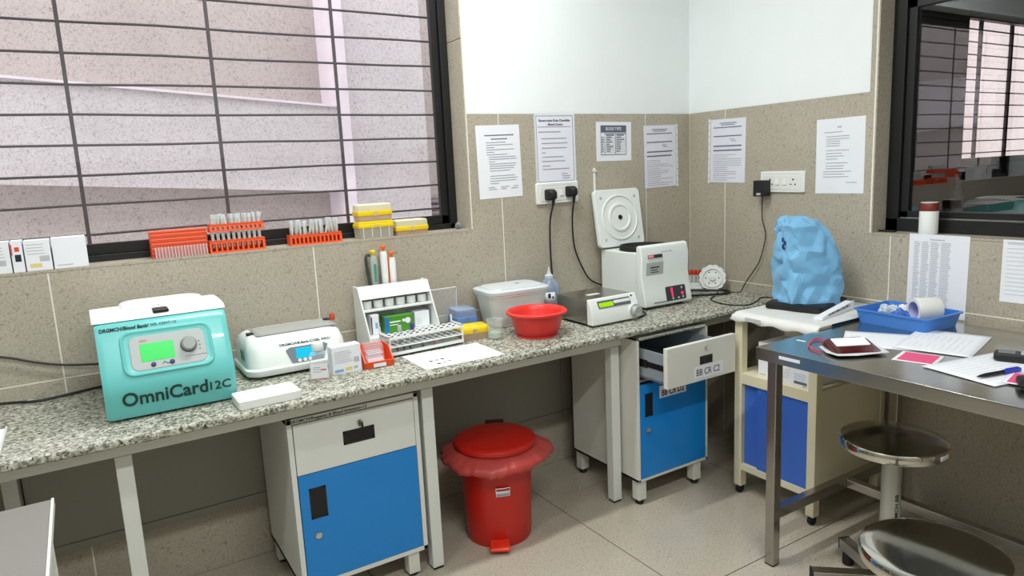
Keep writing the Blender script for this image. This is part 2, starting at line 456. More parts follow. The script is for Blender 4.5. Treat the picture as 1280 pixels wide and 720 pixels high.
w3 = struct('window_3', MB().box(NWX0, NWX0+0.05, 0.02, 0.07, NWZ0, NWZ1).box(NWX1-0.05, NWX1, 0.02, 0.07, NWZ0, NWZ1)
     .box(NWX0, NWX1, 0.02, 0.07, NWZ0, NWZ0+0.05).box(NWX0, NWX1, 0.02, 0.07, NWZ1-0.05, NWZ1), m_black)
for k in range(11):
    put('grille_bar', MB().box(NWX0, NWX1, 0.10, 0.108, 1.30+0.086*k, 1.308+0.086*k), m_bar, w3)
for k in range(4):
    x = 3.02 + 0.46*k
    put('grille_bar', MB().box(x-0.012, x+0.012, 0.10, 0.12, NWZ0, NWZ1), m_bar, w3)
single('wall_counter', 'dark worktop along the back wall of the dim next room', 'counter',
       MB().box(0.4, 5.4, -0.5, -0.002, 0.86, 0.93).box(0.4, 5.4, -0.42, -0.002, 0, 0.86), m_dimc)
sp = thing('spray_bottle', 'clear spray bottle standing on the counter beyond the dark window', 'bottle', (1.98, -0.3, 0.93), 20)
put('body', MB().lathe([(0.03,0),(0.036,0.01),(0.036,0.13),(0.014,0.19),(0.014,0.21)], 16), m_frost, sp)
put('trigger_head', MB().box(-0.055, 0.02, -0.014, 0.014, 0.225, 0.262).box(-0.03, -0.018, -0.008, 0.008, 0.165, 0.23).cyl((0,0,0.205), (0,0,0.235), 0.016, 12), m_white, sp, bevel=0.004)
single('rack_reflection_slab', 'dull red slab added as the orange rack reflection beyond the dark window', 'tray', MB().prism(rrect(-0.17,0.17,-0.09,0.09,0.02), 'z', 0, 0.05), mat('rack_reflection_red', (120,40,44), 0.5), (2.55, -0.22, 0.93), bevel=0.004)  # added slab imitating the orange racks reflected in the glass

# outside: the neighbouring concrete building across the shaft
def concrete(name, c, s=85):
    return stone(name, c, tuple(v-42 for v in c), 0.9, ps=(s, 0.52, 0.68))
m_conc = concrete('weathered_concrete', (186,177,174))
m_concl = concrete('pale_plaster_and_lit_beam', (204,198,201))
m_concw = mat('whitewashed_edge', (226,216,224), 0.9, var=0.1)
m_concd = concrete('dark_concrete', (150,136,142))
struct('wall_outside', MB().box(-7.0, -1.24, 1.80, 2.0, -1.0, 3.1), m_conc)
struct('wall_outside_side', MB().box(-1.20, -0.70, 1.53, 2.0, -1.0, 3.1), m_concl)
struct('wall_outside_far', MB().box(-0.70, 8.0, 1.80, 2.15, -1.0, 3.1), m_conc)
struct('ground_outside', MB().box(-7.0, 8.0, 0.24, 2.2, -1.0, -0.9), m_concd)
single('stair_beam', 'sloping concrete beam, coloured paler for daylight, across the wall outside the barred window', 'beam',
       MB().prism([(-6.5, 2.16), (-1.245, 1.742), (-1.245, 1.262), (-6.5, 1.66)], 'y', 1.52, 1.80), m_concl)  # daylight on the jutting beam is put into its paler colour
single('beam_edge_strip', 'thin white mortar line along the top of the sloping beam outside', 'mortar strip',
       MB().prism([(-6.5, 2.172), (-1.262, 1.755), (-1.262, 1.743), (-6.5, 2.160)], 'y', 1.50, 1.80), m_concw)
single('corner_pier', 'narrow whitewashed pier edge outside the barred window', 'pier',
       MB().box(-1.262, -1.200, 1.48, 1.80, -0.9, 3.1), m_concw)
vent = thing('vent_opening', 'small dark louvred opening low in the wall outside beside window frame', 'vent', (-0.585, 1.798, 0.98))
put('backing', MB().box(-0.09, 0.12, -0.01, 0, 0, 0.2), m_concd, vent)
for k in range(5): put('louvre', MB().box(-0.09, 0.12, -0.03, -0.012, 0.01+0.04*k, 0.03+0.04*k), m_concd, vent)

# lamp fittings on the ceiling
m_diff = mat('lamp_diffuser', (250,252,250), 0.5, emit=(250,255,252), es=2.0)
for i, (x, y, z, w) in enumerate(LAMPS):
    t = thing('tube_light_fitting', ['white ceiling tube lamp above the granite worktop', 'white ceiling tube lamp behind the viewer', 'white ceiling tube lamp near the left wall'][i], 'lamp', (x, y, H))
    put('housing', MB().prism([(-0.05,-0.001),(0.05,-0.001),(0.05,-0.03),(-0.05,-0.03)], 'x', -0.62, 0.62), m_white, t, bevel=0.004)
    put('tube', MB().cyl((-0.6,0,-0.046), (0.6,0,-0.046), 0.015, 14), m_diff, t)

# ------------------------------------------------------------------ the bench
ZC = 0.728
gr = MB()
pr_ = [(-0.579, 0.7185), (-0.5775, 0.7245), (-0.572, 0.728), (-0.002, 0.728), (-0.002, 0.706), (-0.574, 0.706), (-0.5785, 0.710)]
gr.prism(pr_, 'x', -3.9, -0.002)
single('granite_worktop', 'long speckled grey granite worktop along the back wall under the window', 'worktop', gr, m_granite)

FY = -0.477
bench = thing('lab_bench', 'white steel bench frame carrying the granite worktop', 'bench frame', (0, 0, 0))
put('apron', MB().box(-3.9, -0.870, FY, FY+0.04, 0.649, 0.7055).box(-0.481, -0.01, FY, FY+0.04, 0.649, 0.7055), m_bench, bench, bevel=0.002)
put('rear_rail', MB().box(-3.9, -0.01, -0.07, -0.032, 0.649, 0.7055), m_bench, bench)
for x in (-3.45, -2.612, -1.729, -0.926):
    lg = put('leg', MB().box(x, x+0.041, FY-0.001, FY+0.039, 0.008, 0.649), m_bench, bench, bevel=0.003)
    put('foot_cap', MB().box(x+0.003, x+0.038, FY+0.002, FY+0.036, 0, 0.009), m_blackrub, lg)
for x in (-3.45, -2.905):
    put('rear_leg', MB().box(x, x+0.04, -0.075, -0.036, 0, 0.649), m_bench, bench, bevel=0.003)
for a, b in ((-3.9, -2.862), (-2.858, -1.731), (-1.687, -0.851), (-0.848, -0.02)):
    p_ = put('back_panel', MB().box(a, b, -0.030, -0.018, 0.250, 0.70), m_panel, bench, bevel=0.001)
    put('panel_lip', MB().box(a, b, -0.0335, -0.018, 0.221, 0.2495), m_panel, p_, bevel=0.001)

m_recess = mat('black_recess_handle', (9,9,10), 0.5)
def handle(par, x0, x1, z0, z1, y):
    h = put('handle', MB().box(x0, x1, y-0.0015, y+0.001, z0, z0+0.006).box(x0, x1, y-0.0015, y+0.001, z1-0.006, z1)
        .box(x0, x0+0.006, y-0.0015, y+0.001, z0, z1).box(x1-0.006, x1, y-0.0015, y+0.001, z0, z1), m_blackpl, par)
    put('recess', MB().box(x0+0.004, x1-0.004, y-0.0006, y+0.0005, z0+0.004, z1-0.004), m_recess, par)
    return h
def lock(par, x, z, y, key=False):
    put('lock', MB().cyl((x, y, z), (x, y-0.006, z), 0.0105, 18).cyl((x, y-0.006, z), (x, y-0.0075, z), 0.007, 14), m_chrome, par, bevel=0.001)
    if key: put('key', MB().box(x-0.001, x+0.001, y-0.016, y-0.006, z-0.004, z+0.004).box(x-0.001, x+0.0045, y-0.024, y-0.014, z-0.016, z+0.005), m_blackpl, par, bevel=0.0008)
def feet(par, xs, ys, h, cap=0.012):
    for x in xs:
        for y in ys:
            l = put('leg', MB().box(x-0.02, x+0.02, y-0.02, y+0.02, cap, h), m_cream, par, bevel=0.002)
            put('foot_pad', MB().lathe([(0.015,0),(0.017,0.004),(0.014,cap),(0.012,cap+0.002)], 14, x, y), m_blackrub, l)

# cabinet with a closed drawer, left
cw, cd = 0.424, 0.42
c1 = thing('drawer_cabinet', 'grey and blue cabinet with closed drawer and dark recessed handles, left of red bin', 'cabinet', (-2.168, FY-0.002, 0))
put('body', MB().box(0, 0.016, 0, cd, 0.09, 0.645).box(cw-0.016, cw, 0, cd, 0.09, 0.645).box(0, cw, cd-0.01, cd, 0.09, 0.645)
    .box(0, cw, 0, cd, 0.09, 0.106).box(0, cw, 0, cd, 0.629, 0.645).box(0.004, cw-0.004, 0.03, cd-0.004, 0.455, 0.465), m_bench, c1, bevel=0.0015)
d1 = put('drawer', MB().box(0.018, cw-0.018, -0.002, 0.018, 0.466, 0.6265), m_bench, c1, bevel=0.001)
handle(d1, 0.166, 0.268, 0.528, 0.572, -0.002); lock(d1, 0.222, 0.590, -0.002, True)
d2 = put('door', MB().box(0.018, cw-0.018, -0.002, 0.018, 0.108, 0.4635), m_blue, c1, bevel=0.001)
handle(d2, 0.046, 0.098, 0.317, 0.417, -0.002); lock(d2, 0.062, 0.262, -0.002)
text('marker_text', 'DRGMCH/Reagents & Blood Inventory-12', m_marker, c1, Tr(0.010, -0.0006, 0.6325) @ FRONT, width=0.240, height=0.0095, shear=0.2, bold=0.012)
feet(c1, (0.028, cw-0.05), (0.03, cd-0.03), 0.09)

# cabinet with the open drawer, right
cw2, cd2 = 0.385, 0.43
c2 = thing('drawer_cabinet', 'cream and blue cabinet with its drawer pulled open, right of red bin', 'cabinet', (-0.868, -0.562, 0))
put('body', MB().box(0, 0.012, 0, cd2, 0.102, 0.688).box(cw2-0.012, cw2, 0, cd2, 0.102, 0.688).box(0, cw2, cd2-0.01, cd2, 0.102, 0.688)
    .box(0, cw2, 0, cd2, 0.102, 0.114).box(0, cw2, 0, cd2, 0.678, 0.688).box(0.004, cw2-0.004, 0.03, cd2-0.004, 0.498, 0.508), m_cream, c2, bevel=0.0015)
d3 = put('door', MB().box(0.014, cw2-0.014, -0.002, 0.016, 0.116, 0.4975), m_blue, c2, bevel=0.001)
handle(d3, 0.036, 0.075, 0.368, 0.462, -0.002); lock(d3, 0.048, 0.312, -0.002)
lb = put('name_label', MB().box(0.112, 0.258, -0.0028, -0.002, 0.428, 0.478), m_paper, d3)
text('lettering', 'BB CR D2', m_inkd, d3, Tr(0.185, -0.0029, 0.436) @ FRONT, height=0.024, width=0.122, bold=0.02, align='CENTER')
DY = -0.150
m_draw = mat('grey_drawer_inside', (140,150,158), 0.4)
d4 = put('drawer', MB().box(0.012-0.002, cw2-0.010, DY-0.002, DY+0.018, 0.522, 0.675), m_cream, c2, bevel=0.0015)
put('tray', MB().box(0.026, 0.032, DY+0.018, cd2-0.05, 0.535, 0.645).box(cw2-0.032, cw2-0.026, DY+0.018, cd2-0.05, 0.535, 0.645)
    .box(0.026, cw2-0.026, DY+0.018, cd2-0.05, 0.532, 0.538).box(0.026, cw2-0.026, cd2-0.056, cd2-0.05, 0.535, 0.645), m_draw, d4)
for x in (0.0245, cw2-0.0265):
    put('slide_rail', MB().box(x, x+0.0025, DY+0.02, 0.02, 0.580, 0.602).box(x-0.001, x+0.0035, -0.03, 0.04, 0.576, 0.606), m_black, d4)
handle(d4, 0.178, 0.245, 0.586, 0.618, DY-0.002); lock(d4, 0.212, 0.648, DY-0.002)
put('name_label', MB().box(0.150, 0.305, DY-0.003, DY-0.002, 0.534, 0.580), m_paper, d4)
text('lettering', 'BB CR C2', m_inkd, d4, Tr(0.222, DY-0.0031, 0.545) @ FRONT, height=0.025, width=0.125, bold=0.004, align='CENTER')
text('marker_text', 'DRGMCH/Blood Bank/Cross Match-C2', m_marker, c2, Tr(0.01, -0.0005, 0.680) @ FRONT, width=0.30, height=0.006)
feet(c2, (0.028, cw2-0.05), (0.03, cd2-0.03), 0.102, 0.02)

# ------------------------------------------------------------------ pedal bin
bn = thing('pedal_bin', 'red plastic pedal bin with closed lid and pink liner bag', 'bin', (-1.41, -0.385, 0), -30)
put('body', MB().lathe([(0.0,0.006),(0.110,0.006),(0.114,0.0),(0.117,0.012),(0.121,0.15),(0.129,0.365),(0.132,0.37)], 48, cap0=False), m_red, bn)
lid = put('lid', MB().lathe([(0.141,0.372),(0.145,0.377),(0.145,0.389),(0.141,0.394),(0.131,0.399),(0.127,0.3993),(0.110,0.4045),(0.06,0.409),(0.0,0.4105)], 48, cap1=False), m_red, bn)
put('hinge', MB().box(-0.035, 0.035, 0.115, 0.158, 0.370, 0.404), mat('dark_hinge', (62,28,24), 0.5), bn, bevel=0.005)
m_bag = clear('pink_liner_film', (212,88,82), 0.52, 0.35, 0.3)
rings = []
for i, (r0, z0) in enumerate([(0.133,0.364),(0.140,0.369),(0.152,0.365),(0.167,0.357),(0.179,0.347),(0.187,0.336),(0.190,0.323)]):
    rg = []
    for j in range(110):
        a = 2*math.pi*j/110; k = i/6.0
        w = k*(0.0022*math.sin(11*a+1)+0.0020*math.sin(23*a+2)+0.0014*math.sin(41*a)+0.008*math.sin(3*a+0.6))
        e = 1 + 0.06*k*math.cos(2*(a-R(10)))
        rg.append(((r0*e+w)*math.cos(a), (r0*e+w)*math.sin(a), z0 + k*(0.006*math.sin(2*a+1.2)+0.004*math.sin(9*a)+0.003*math.sin(31*a))))
    rings.append(rg)
put('liner_bag', MB().loft(rings, False, False), m_bag, bn, solid=0.0006, smooth=70)
put('pedal', MB().prism([(-0.110,0.036),(-0.165,0.030),(-0.170,0.022),(-0.165,0.014),(-0.110,0.020)], 'x', -0.034, 0.034), mat('bright_red_pedal', (226,52,22), 0.4), bn, bevel=0.004)
st = MB(RZ(9))
st.grid(lambda u, v: (0.1255*math.sin((u-0.5)*0.40)+0.0, -(0.1262+0.004*v)*math.cos((u-0.5)*0.40), 0.212+0.036*v), 6, 1)
stk = put('sticker', st, m_paper, bn, solid=0.0006)
sr = MB(RZ(9)); sr.grid(lambda u, v: (0.1275*math.sin((u-0.5)*0.36), -(0.1298+0.001*v)*math.cos((u-0.5)*0.36), 0.236+0.009*v), 6, 1)
put('sticker_band', sr, m_red, stk, solid=0.0006)
sg = MB(RZ(9))
for q in range(3): sg.grid(lambda u, v, q=q: (0.1275*math.sin((u-0.5)*0.30), -(0.1277+0.001*v)*math.cos((u-0.5)*0.30), 0.2165+0.006*q+0.0025*v), 6, 1)
put('sticker_print', sg, m_ink, stk, solid=0.0006)

bn.scale = (1.04, 1.04, 0.955)
# grey side table at the left edge of the view
sd = thing('side_table', 'plain grey topped table corner at the bottom left of the view', 'table', (-2.735, -0.80, 0))
put('table_top', MB().box(-0.9, 0, -0.62, 0, 0.686, 0.70), mat('grey_table_laminate', (132,129,124), 0.4, var=0.03), sd, bevel=0.002)
put('edge_trim', MB().box(-0.002, 0.003, -0.62, 0.002, 0.684, 0.7015), m_bench, sd)
for x in (-0.86, -0.04):
    for y in (-0.58, -0.05): put('leg', MB().box(x, x+0.03, y, y+0.03, 0, 0.686), m_bench, sd)
# ------------------------------------------------------------------ teal card centrifuge
def on_plane(y0, z0, y1, z1, x=0.0):
    """frame on a front facet going from (y0,z0) up to (y1,z1): local x = x, local y = up the facet, local z = outwards"""
    up = Vector((0, y1-y0, z1-z0)).normalized(); xx = Vector((1, 0, 0)); n = xx.cross(up)
    return Matrix(((xx.x, up.x, n.x, x), (xx.y, up.y, n.y, y0), (xx.z, up.z, n.z, z0), (0, 0, 0, 1)))
oc = thing('card_centrifuge', 'teal gel card centrifuge with white lid, green display and black lettering', 'centrifuge', (-2.614, -0.066, ZC))
W = 0.328
def flank(prof, x0, x1, r=0.016):     # extruded profile with softened ends
    cy = sum(p[0] for p in prof)/len(prof); cz = sum(p[1] for p in prof)/len(prof)
    sc = lambda k: [(cy+(y-cy)*k, cz+(z-cz)*k) for y, z in prof]
    rings = []
    for x, k in ((x0, 0.955), (x0+r*0.3, 0.985), (x0+r, 1.0), (x1-r, 1.0), (x1-r*0.3, 0.985), (x1, 0.955)):
        rings.append([(x, y, z) for y, z in sc(k)])
    return rings
body = [(-0.010,0.005),(-0.355,0.005),(-0.371,0.008),(-0.380,0.035),(-0.388,0.075),(-0.388,0.105),(-0.376,0.135),(-0.337,0.240),(-0.325,0.258),(-0.312,0.263),(-0.010,0.235)]
put('shell', MB().loft(flank(body, 0, W)), m_teal, oc, smooth=40)
lidp = [(-0.006,0.210),(-0.300,0.262),(-0.318,0.264),(-0.310,0.2715),(-0.290,0.276),(-0.210,0.280),(-0.120,0.277),(-0.050,0.266),(-0.015,0.250),(-0.004,0.232)]
put('lid', MB().loft(flank(lidp, -0.004, W+0.004, 0.02)), m_white, oc, smooth=40)
put('lid_dome', MB().loft([[(0.164+(x-0.164)*k, -0.165+(y+0.165)*k, z) for x, y in rrect(0.07, 0.30, -0.27, -0.05, 0.05, 6)] for k, z in ((1,0.272),(0.97,0.2795),(0.90,0.2825),(0.75,0.2835))]), m_white, oc, smooth=50)
put('latch', MB().box(0.146, 0.186, -0.312, -0.256, 0.2725, 0.2815), m_blackpl, oc, bevel=0.003)
put('latch_window', MB().box(0.148, 0.172, -0.240, -0.228, 0.2825, 0.2842), m_greyp, oc)
fp = on_plane(-0.388, 0.108, -0.337, 0.240)
def raised(par, name, M, x0, x1, y0, y1, r, h, m_, n=6):
    return put(name, MB(M).loft([[(x, y, h0) for x, y in rrect(x0+d, x1-d, y0+d, y1-d, max(r-d, .001), n)] for h0, d in ((-0.001,0),(h*0.7,0),(h,h*0.3))]), m_, par)
bez = put('display_bezel', MB(fp).loft([[(x, y, h) for x, y in rrect(0.052+d, 0.282-d, 0.012+d, 0.138-d, 0.028-d, 6)] for h, d in ((-0.001,0),(0.004,0.002),(0.005,0.005),(0.0025,0.011),(0.0022,0.013))]), m_teal, oc)
pn = raised(bez, 'control_panel', fp, 0.074, 0.262, 0.026, 0.120, 0.018, 0.0040, m_greyp)
raised(oc, 'display', fp, 0.098, 0.182, 0.048, 0.098, 0.004, 0.0050, m_lcdg)
kn = put('knob', MB(fp).lathe([(0.0195,0.003),(0.0195,0.012),(0.0175,0.014),(0.0165,0.020),(0.015,0.0215),(0,0.0215)], 28, 0.219, 0.078, cap1=False), mat('grey_knob', (150,156,152), 0.4), oc)
put('knob_skirt', MB(fp).lathe([(0.0210,0.003),(0.0210,0.009),(0.019,0.010),(0.0,0.010)], 28, 0.219, 0.078, cap1=False), m_blackpl, kn)
m_navy = mat('navy_button', (26,42,96), 0.4)
put('button', MB(fp).lathe([(0.0065,0.003),(0.0065,0.0058),(0.005,0.0062),(0,0.0062)], 16, 0.126, 0.038, cap1=False), m_navy, oc)
put('button', MB(fp).lathe([(0.0065,0.003),(0.0065,0.0058),(0.005,0.0062),(0,0.0062)], 16, 0.172, 0.038, cap1=False), m_navy, oc)
put('panel_print', MB(fp).tube([(0.148,0.036,0.0045),(0.154,0.041,0.0045),(0.160,0.036,0.0045),(0.165,0.037,0.0045)], 0.0009, 5).box(0.205,0.262,0.0455,0.0465,0.0040,0.0045)
    .box(0.2445,0.2475,0.082,0.085,0.0040,0.0045).box(0.2455,0.2485,0.071,0.074,0.0040,0.0045).box(0.2445,0.2475,0.060,0.063,0.0040,0.0045), m_navy, oc)
text('panel_lettering', 'REMI', mat('red_ink', (216,60,60), 0.6), oc, fp @ Tr(0.100, 0.103, 0.0041), height=0.006)
lo_ = on_plane(-0.380, 0.035, -0.388, 0.075)
text('lettering', 'OmniCard', m_teald, oc, lo_ @ Tr(0.040, 0.010, 0.0022), width=0.212, height=0.038, bold=0.018)
text('lettering', '12C', m_teald, oc, lo_ @ Tr(0.258, 0.012, 0.0022), width=0.055, height=0.025, bold=0.008)
up_ = on_plane(-0.337, 0.240, -0.325, 0.258)
text('marker_text', 'DRGMCH/Blood Bank/', m_marker, oc, up_ @ Tr(0.010, 0.002, 0.0016), width=0.120, height=0.010, bold=0.03, shear=0.15)
text('marker_text', 'GEL CENT-12', m_marker, oc, up_ @ Tr(0.133, 0.004, 0.0016), width=0.064, height=0.007, shear=0.15)
text('lid_print', 'HIGH SPEED CARD', m_ink, oc, Tr(0.215, -0.312, 0.2728) @ RX(8), width=0.065, height=0.004)
for x in (0.03, W-0.05):
    for y in (-0.33, -0.04): put('foot', MB().lathe([(0.012,0),(0.014,0.004),(0.012,0.008)], 14, x+0.01, y), m_blackrub, oc)

# ------------------------------------------------------------------ white card incubator
ic = thing('card_incubator', 'white gel card incubator with blue display between centrifuge and tube stand', 'incubator', (-2.225, -0.03, ZC))
Wi = 0.338
ib = [[(x, y, z) for x, y in rrect(0+d, Wi-d, -0.262+d+f_, 0.0-d, 0.045, 7)] for z, d, f_ in ((0.010,0.004,0),(0.016,0.0,0),(0.030,0.0,0.0),(0.034,0.007,0.004),(0.085,0.010,0.012),(0.112,0.018,0.022),(0.124,0.030,0.034),(0.128,0.046,0.052))]
put('shell', MB().loft(ib), m_white, ic, smooth=50)
put('lid_frame', MB().prism(rrect(0.050, 0.315, -0.192, -0.055, 0.012), 'z', 0.1265, 0.1288), mat('grey_lid_frame', (150,154,152), 0.35), ic, bevel=0.001)
put('lid_window', MB().prism(rrect(0.062, 0.303, -0.182, -0.065, 0.008), 'z', 0.1284, 0.1294), mat('smoked_lid_window', (176,178,174), 0.15), ic)
put('latch', MB().box(0.030, 0.052, -0.150, -0.128, 0.124, 0.1325), m_blackpl, ic, bevel=0.002)
put('latch', MB().box(0.298, 0.318, -0.105, -0.085, 0.1285, 0.1345), m_blackpl, ic, bevel=0.002)
ip = on_plane(-0.2512, 0.034, -0.2402, 0.085)
fr_ = put('display_frame', MB(ip).loft([[(x, y, h) for x, y in [(0.126,0.046),(0.142,0.002),(0.244,0.002),(0.262,0.046),(0.250,0.053),(0.138,0.053)]] for h in (-0.006, 0.0035)]), mat('slate_panel', (120,132,142), 0.4), ic, bevel=0.001)
raised(ic, 'display', ip, 0.156, 0.220, 0.013, 0.047, 0.003, 0.0052, m_lcdb)
for x in (0.165, 0.182, 0.198): put('button', MB(ip).lathe([(0.006,0.003),(0.006,0.006),(0,0.0065)], 14, x, 0.0075, cap1=False), m_white, ic)
put('side_badge', MB().box(0.0055, 0.008, -0.185, -0.145, 0.055, 0.088), mat('grey_badge', (120,132,122), 0.5), ic)
mk = on_plane(-0.2402, 0.085, -0.222, 0.112)
text('marker_text', 'DRGMCH/B-Bank-C/GEL INCU', m_marker, ic, mk @ Tr(0.110, 0.009, 0.0010), width=0.165, height=0.008, bold=0.02)
put('foot_strip', MB().prism(rrect(0.05, 0.29, -0.24, -0.02, 0.02), 'z', 0.0, 0.011), m_blackrub, ic)

# ------------------------------------------------------------------ white gel card rack in front
hb = thing('card_rack', 'flat white slotted rack lying in front of the teal centrifuge', 'rack', (-2.303, -0.556, ZC), 1)
hw, hd = 0.172, 0.105
put('body', MB().loft([[(x, y, z) for x, y in rrect(d, hw-d, d, hd-d, 0.006, 3)] for z, d in ((0,0.002),(0.002,0),(0.024,0.0),(0.026,0.002))]), m_white, hb)
for r_ in range(3):
    for k in range(12):
        put('slot_rib', MB().box(0.010+0.0128*k, 0.0195+0.0128*k, 0.012+0.029*r_, 0.034+0.029*r_, 0.0255, 0.0275), m_white, hb)

# ------------------------------------------------------------------ reagent bottle, carton, orange bins
m_label = mat('printed_label', (226,228,230), 0.6)
rb = thing('reagent_bottle', 'small clear square bottle with white cap in front of the blue display', 'bottle', (-2.034, -0.408, ZC), -20)
put('body', MB().loft([[(x*k, y*k, z) for x, y in rrect(-0.029,0.029,-0.024,0.024,0.008)] for z, k in ((0,0.96),(0.003,1),(0.078,1),(0.088,0.80),(0.093,0.48),(0.099,0.46))]), m_clear, rb)
put('label', MB().box(-0.024, 0.0265, -0.0249, -0.0243, 0.010, 0.058), m_label, rb)
put('label_print', MB().box(-0.018,0.004,-0.0253,-0.0249,0.046,0.048).box(-0.018,0.010,-0.0253,-0.0249,0.040,0.0415).box(-0.018,0.006,-0.0253,-0.0249,0.032,0.0335), m_ink, rb)
m_rli = mat('red_label_ink', (206,70,84), 0.6)
put('label_band', MB().box(-0.024,0.0265,-0.0253,-0.0249,0.010,0.012), m_rli, rb)
put('label_mark', MB().box(0.006,0.022,-0.0253,-0.0249,0.037,0.041), m_rli, rb)
put('cap', MB().lathe([(0.0165,0.097),(0.0175,0.099),(0.0175,0.118),(0.0155,0.121),(0,0.121)], 24, cap1=False), m_white, rb)

def carton(name, label, w, d, h, loc, rz, marks=(), m_=None, group=None):
    t = thing(name, label, 'box', loc, rz, group)
    put('carton', MB().box(0, w, 0, d, 0, h), m_ or m_paper, t, bevel=0.0012)
    put('flap_line', MB().box(0.001, w-0.001, 0.002, 0.003, h, h+0.0005), m_greyp, t)
    by = {}
    for q in marks: by.setdefault(q[4].name, []).append(q)
    for qs in by.values():
        if len(qs) < 4:
            for x0, x1, z0, z1, mm in qs: put('print_block', MB().box(x0*w, x1*w, -0.0006, 0.0002, z0*h, z1*h), mm, t)
        else:
            mb = MB()
            for x0, x1, z0, z1, mm in qs: mb.box(x0*w, x1*w, -0.0006, 0.0002, z0*h, z1*h)
            put('print', mb, qs[0][4], t)
    return t
m_pyel = mat('yellow_print', (226,206,128), 0.7); m_pblu = mat('blue_print', (126,176,214), 0.7); m_pred = mat('red_print', (222,70,52), 0.7); m_pgry = mat('grey_print', (184,186,190), 0.7)
lines = lambda n, x0, x1, z0, z1, mm: [(x0, x1 - 0.15*rnd.random()*(x1-x0), z0+(z1-z0)*k/max(1,n-1), z0+(z1-z0)*k/max(1,n-1)+0.02, mm) for k in range(n)]
carton('reagent_carton', 'white printed carton beside the small bottle on the worktop', 0.096, 0.042, 0.090, (-1.987, -0.392, ZC), 2,
       lines(6, 0.08, 0.7, 0.42, 0.8, m_pgry) + [(0.06,0.36,0.08,0.18,m_pblu),(0.42,0.66,0.10,0.22,m_pyel),(0.74,0.92,0.36,0.54,m_pgry),(0.72,0.86,0.12,0.22,m_pgry)])

ob = thing('parts_bin', 'orange open-front parts bin holding clear cassettes in front of the tube rack', 'bin', (-1.884, -0.398, ZC), -4)
w_, d_, h_ = 0.098, 0.115, 0.060
put('side', MB().prism([(0,0),(d_,0),(d_,h_),(0.045,h_),(0,0.022)], 'x', 0, 0.003), m_orange, ob)
put('side', MB().prism([(0,0),(d_,0),(d_,h_),(0.045,h_),(0,0.022)], 'x', w_-0.003, w_), m_orange, ob)
put('base', MB().box(0, w_, 0, d_, 0, 0.003).box(0, w_, d_-0.003, d_, 0, h_).box(0, w_, 0, 0.003, 0, 0.022).box(0, w_, -0.003, 0.001, 0.018, 0.023), m_orange, ob, bevel=0.001)
put('card_holder', MB().box(0.028, 0.070, -0.0035, -0.0005, 0.004, 0.016), m_paper, ob)
for k in range(3):
    q = thing('clear_cassette', ['clear plastic cassette leaning foremost in the orange bin', 'clear plastic cassette in the middle of the orange bin', 'clear plastic cassette rearmost in the orange bin'][k], 'cassette', (-1.866+0.004*k, -0.372+0.024*k, ZC+0.004), -4)
    put('shell', MB(RX(-10)).box(0, 0.060, 0, 0.010, 0, 0.068), m_clear, q, bevel=0.001)
    put('insert', MB(RX(-10)).box(0.004, 0.056, -0.0006, 0.0002, 0.010, 0.024).box(0.004, 0.056, -0.0006, 0.0002, 0.036, 0.040), m_paperl, q)

# red capped tube beside the incubator
def tube_thing(name, label, loc, capm, r=0.0065, h=0.085, fill=None, group=None, tilt=None, fillh=0.03, glass=None):
    t = thing(name, label, 'tube', loc, 0, group)
    if tilt: t.rotation_euler = tilt
    put('glass', MB().lathe([(0.0,0.0),(r*0.6,0.001),(r,0.005),(r,h)], 12, cap0=False, cap1=False), glass or m_clear, t)
    if fill: put('contents', MB().lathe([(r*0.5,0.001),(r*0.88,0.005),(r*0.88,fillh)], 10), fill, t)
    if capm: put('cap', MB().lathe([(r*1.25,h-0.010),(r*1.35,h-0.004),(r*1.35,h+0.010),(r*1.1,h+0.013)], 14), capm, t)
    return t
m_blood = mat('dark_blood', (96,18,22), 0.3)
tube_thing('sample_tube', 'red capped sample tube standing behind the white incubator', (-1.876, -0.06, ZC), mat('brick_red_cap', (192,76,44), 0.5), 0.0075, 0.122)

# ------------------------------------------------------------------ white slanted tube stand
ts = thing('tube_stand', 'white acrylic stand with slanted sides and open shelves', 'stand', (-1.787, -0.050, ZC), -2)
Ws = 0.276
sidep = [(0,0),(-0.168,0),(-0.168,0.030),(-0.055,0.222),(0,0.222)]
for x in (0, Ws-0.006): put('side_panel', MB().prism(sidep, 'x', x, x+0.006), m_white, ts, bevel=0.0012)
put('back_panel', MB().box(0.006, Ws-0.006, -0.004, 0, 0, 0.212), m_white, ts)
put('top_fascia', MB().prism([(-0.058,0.218),(-0.054,0.221),(-0.077,0.180),(-0.082,0.180)], 'x', 0.006, Ws-0.006).box(0.006, Ws-0.006, -0.056, 0, 0.212, 0.217), m_white, ts)
put('shelf', MB().box(0.006, Ws-0.006, -0.098, -0.004, 0.136, 0.141), m_white, ts)
put('shelf', MB().box(0.006, Ws-0.006, -0.156, -0.004, 0.046, 0.052), m_white, ts)
put('rail', MB().box(0.006, Ws-0.006, -0.162, -0.158, 0.030, 0.052), m_white, ts)
for k in range(6):
    put('divider_cup', MB().lathe([(0.016,0.1415),(0.018,0.145),(0.018,0.170),(0.016,0.170),(0.016,0.145)], 14, 0.032+0.043*k, -0.052), m_white, ts)
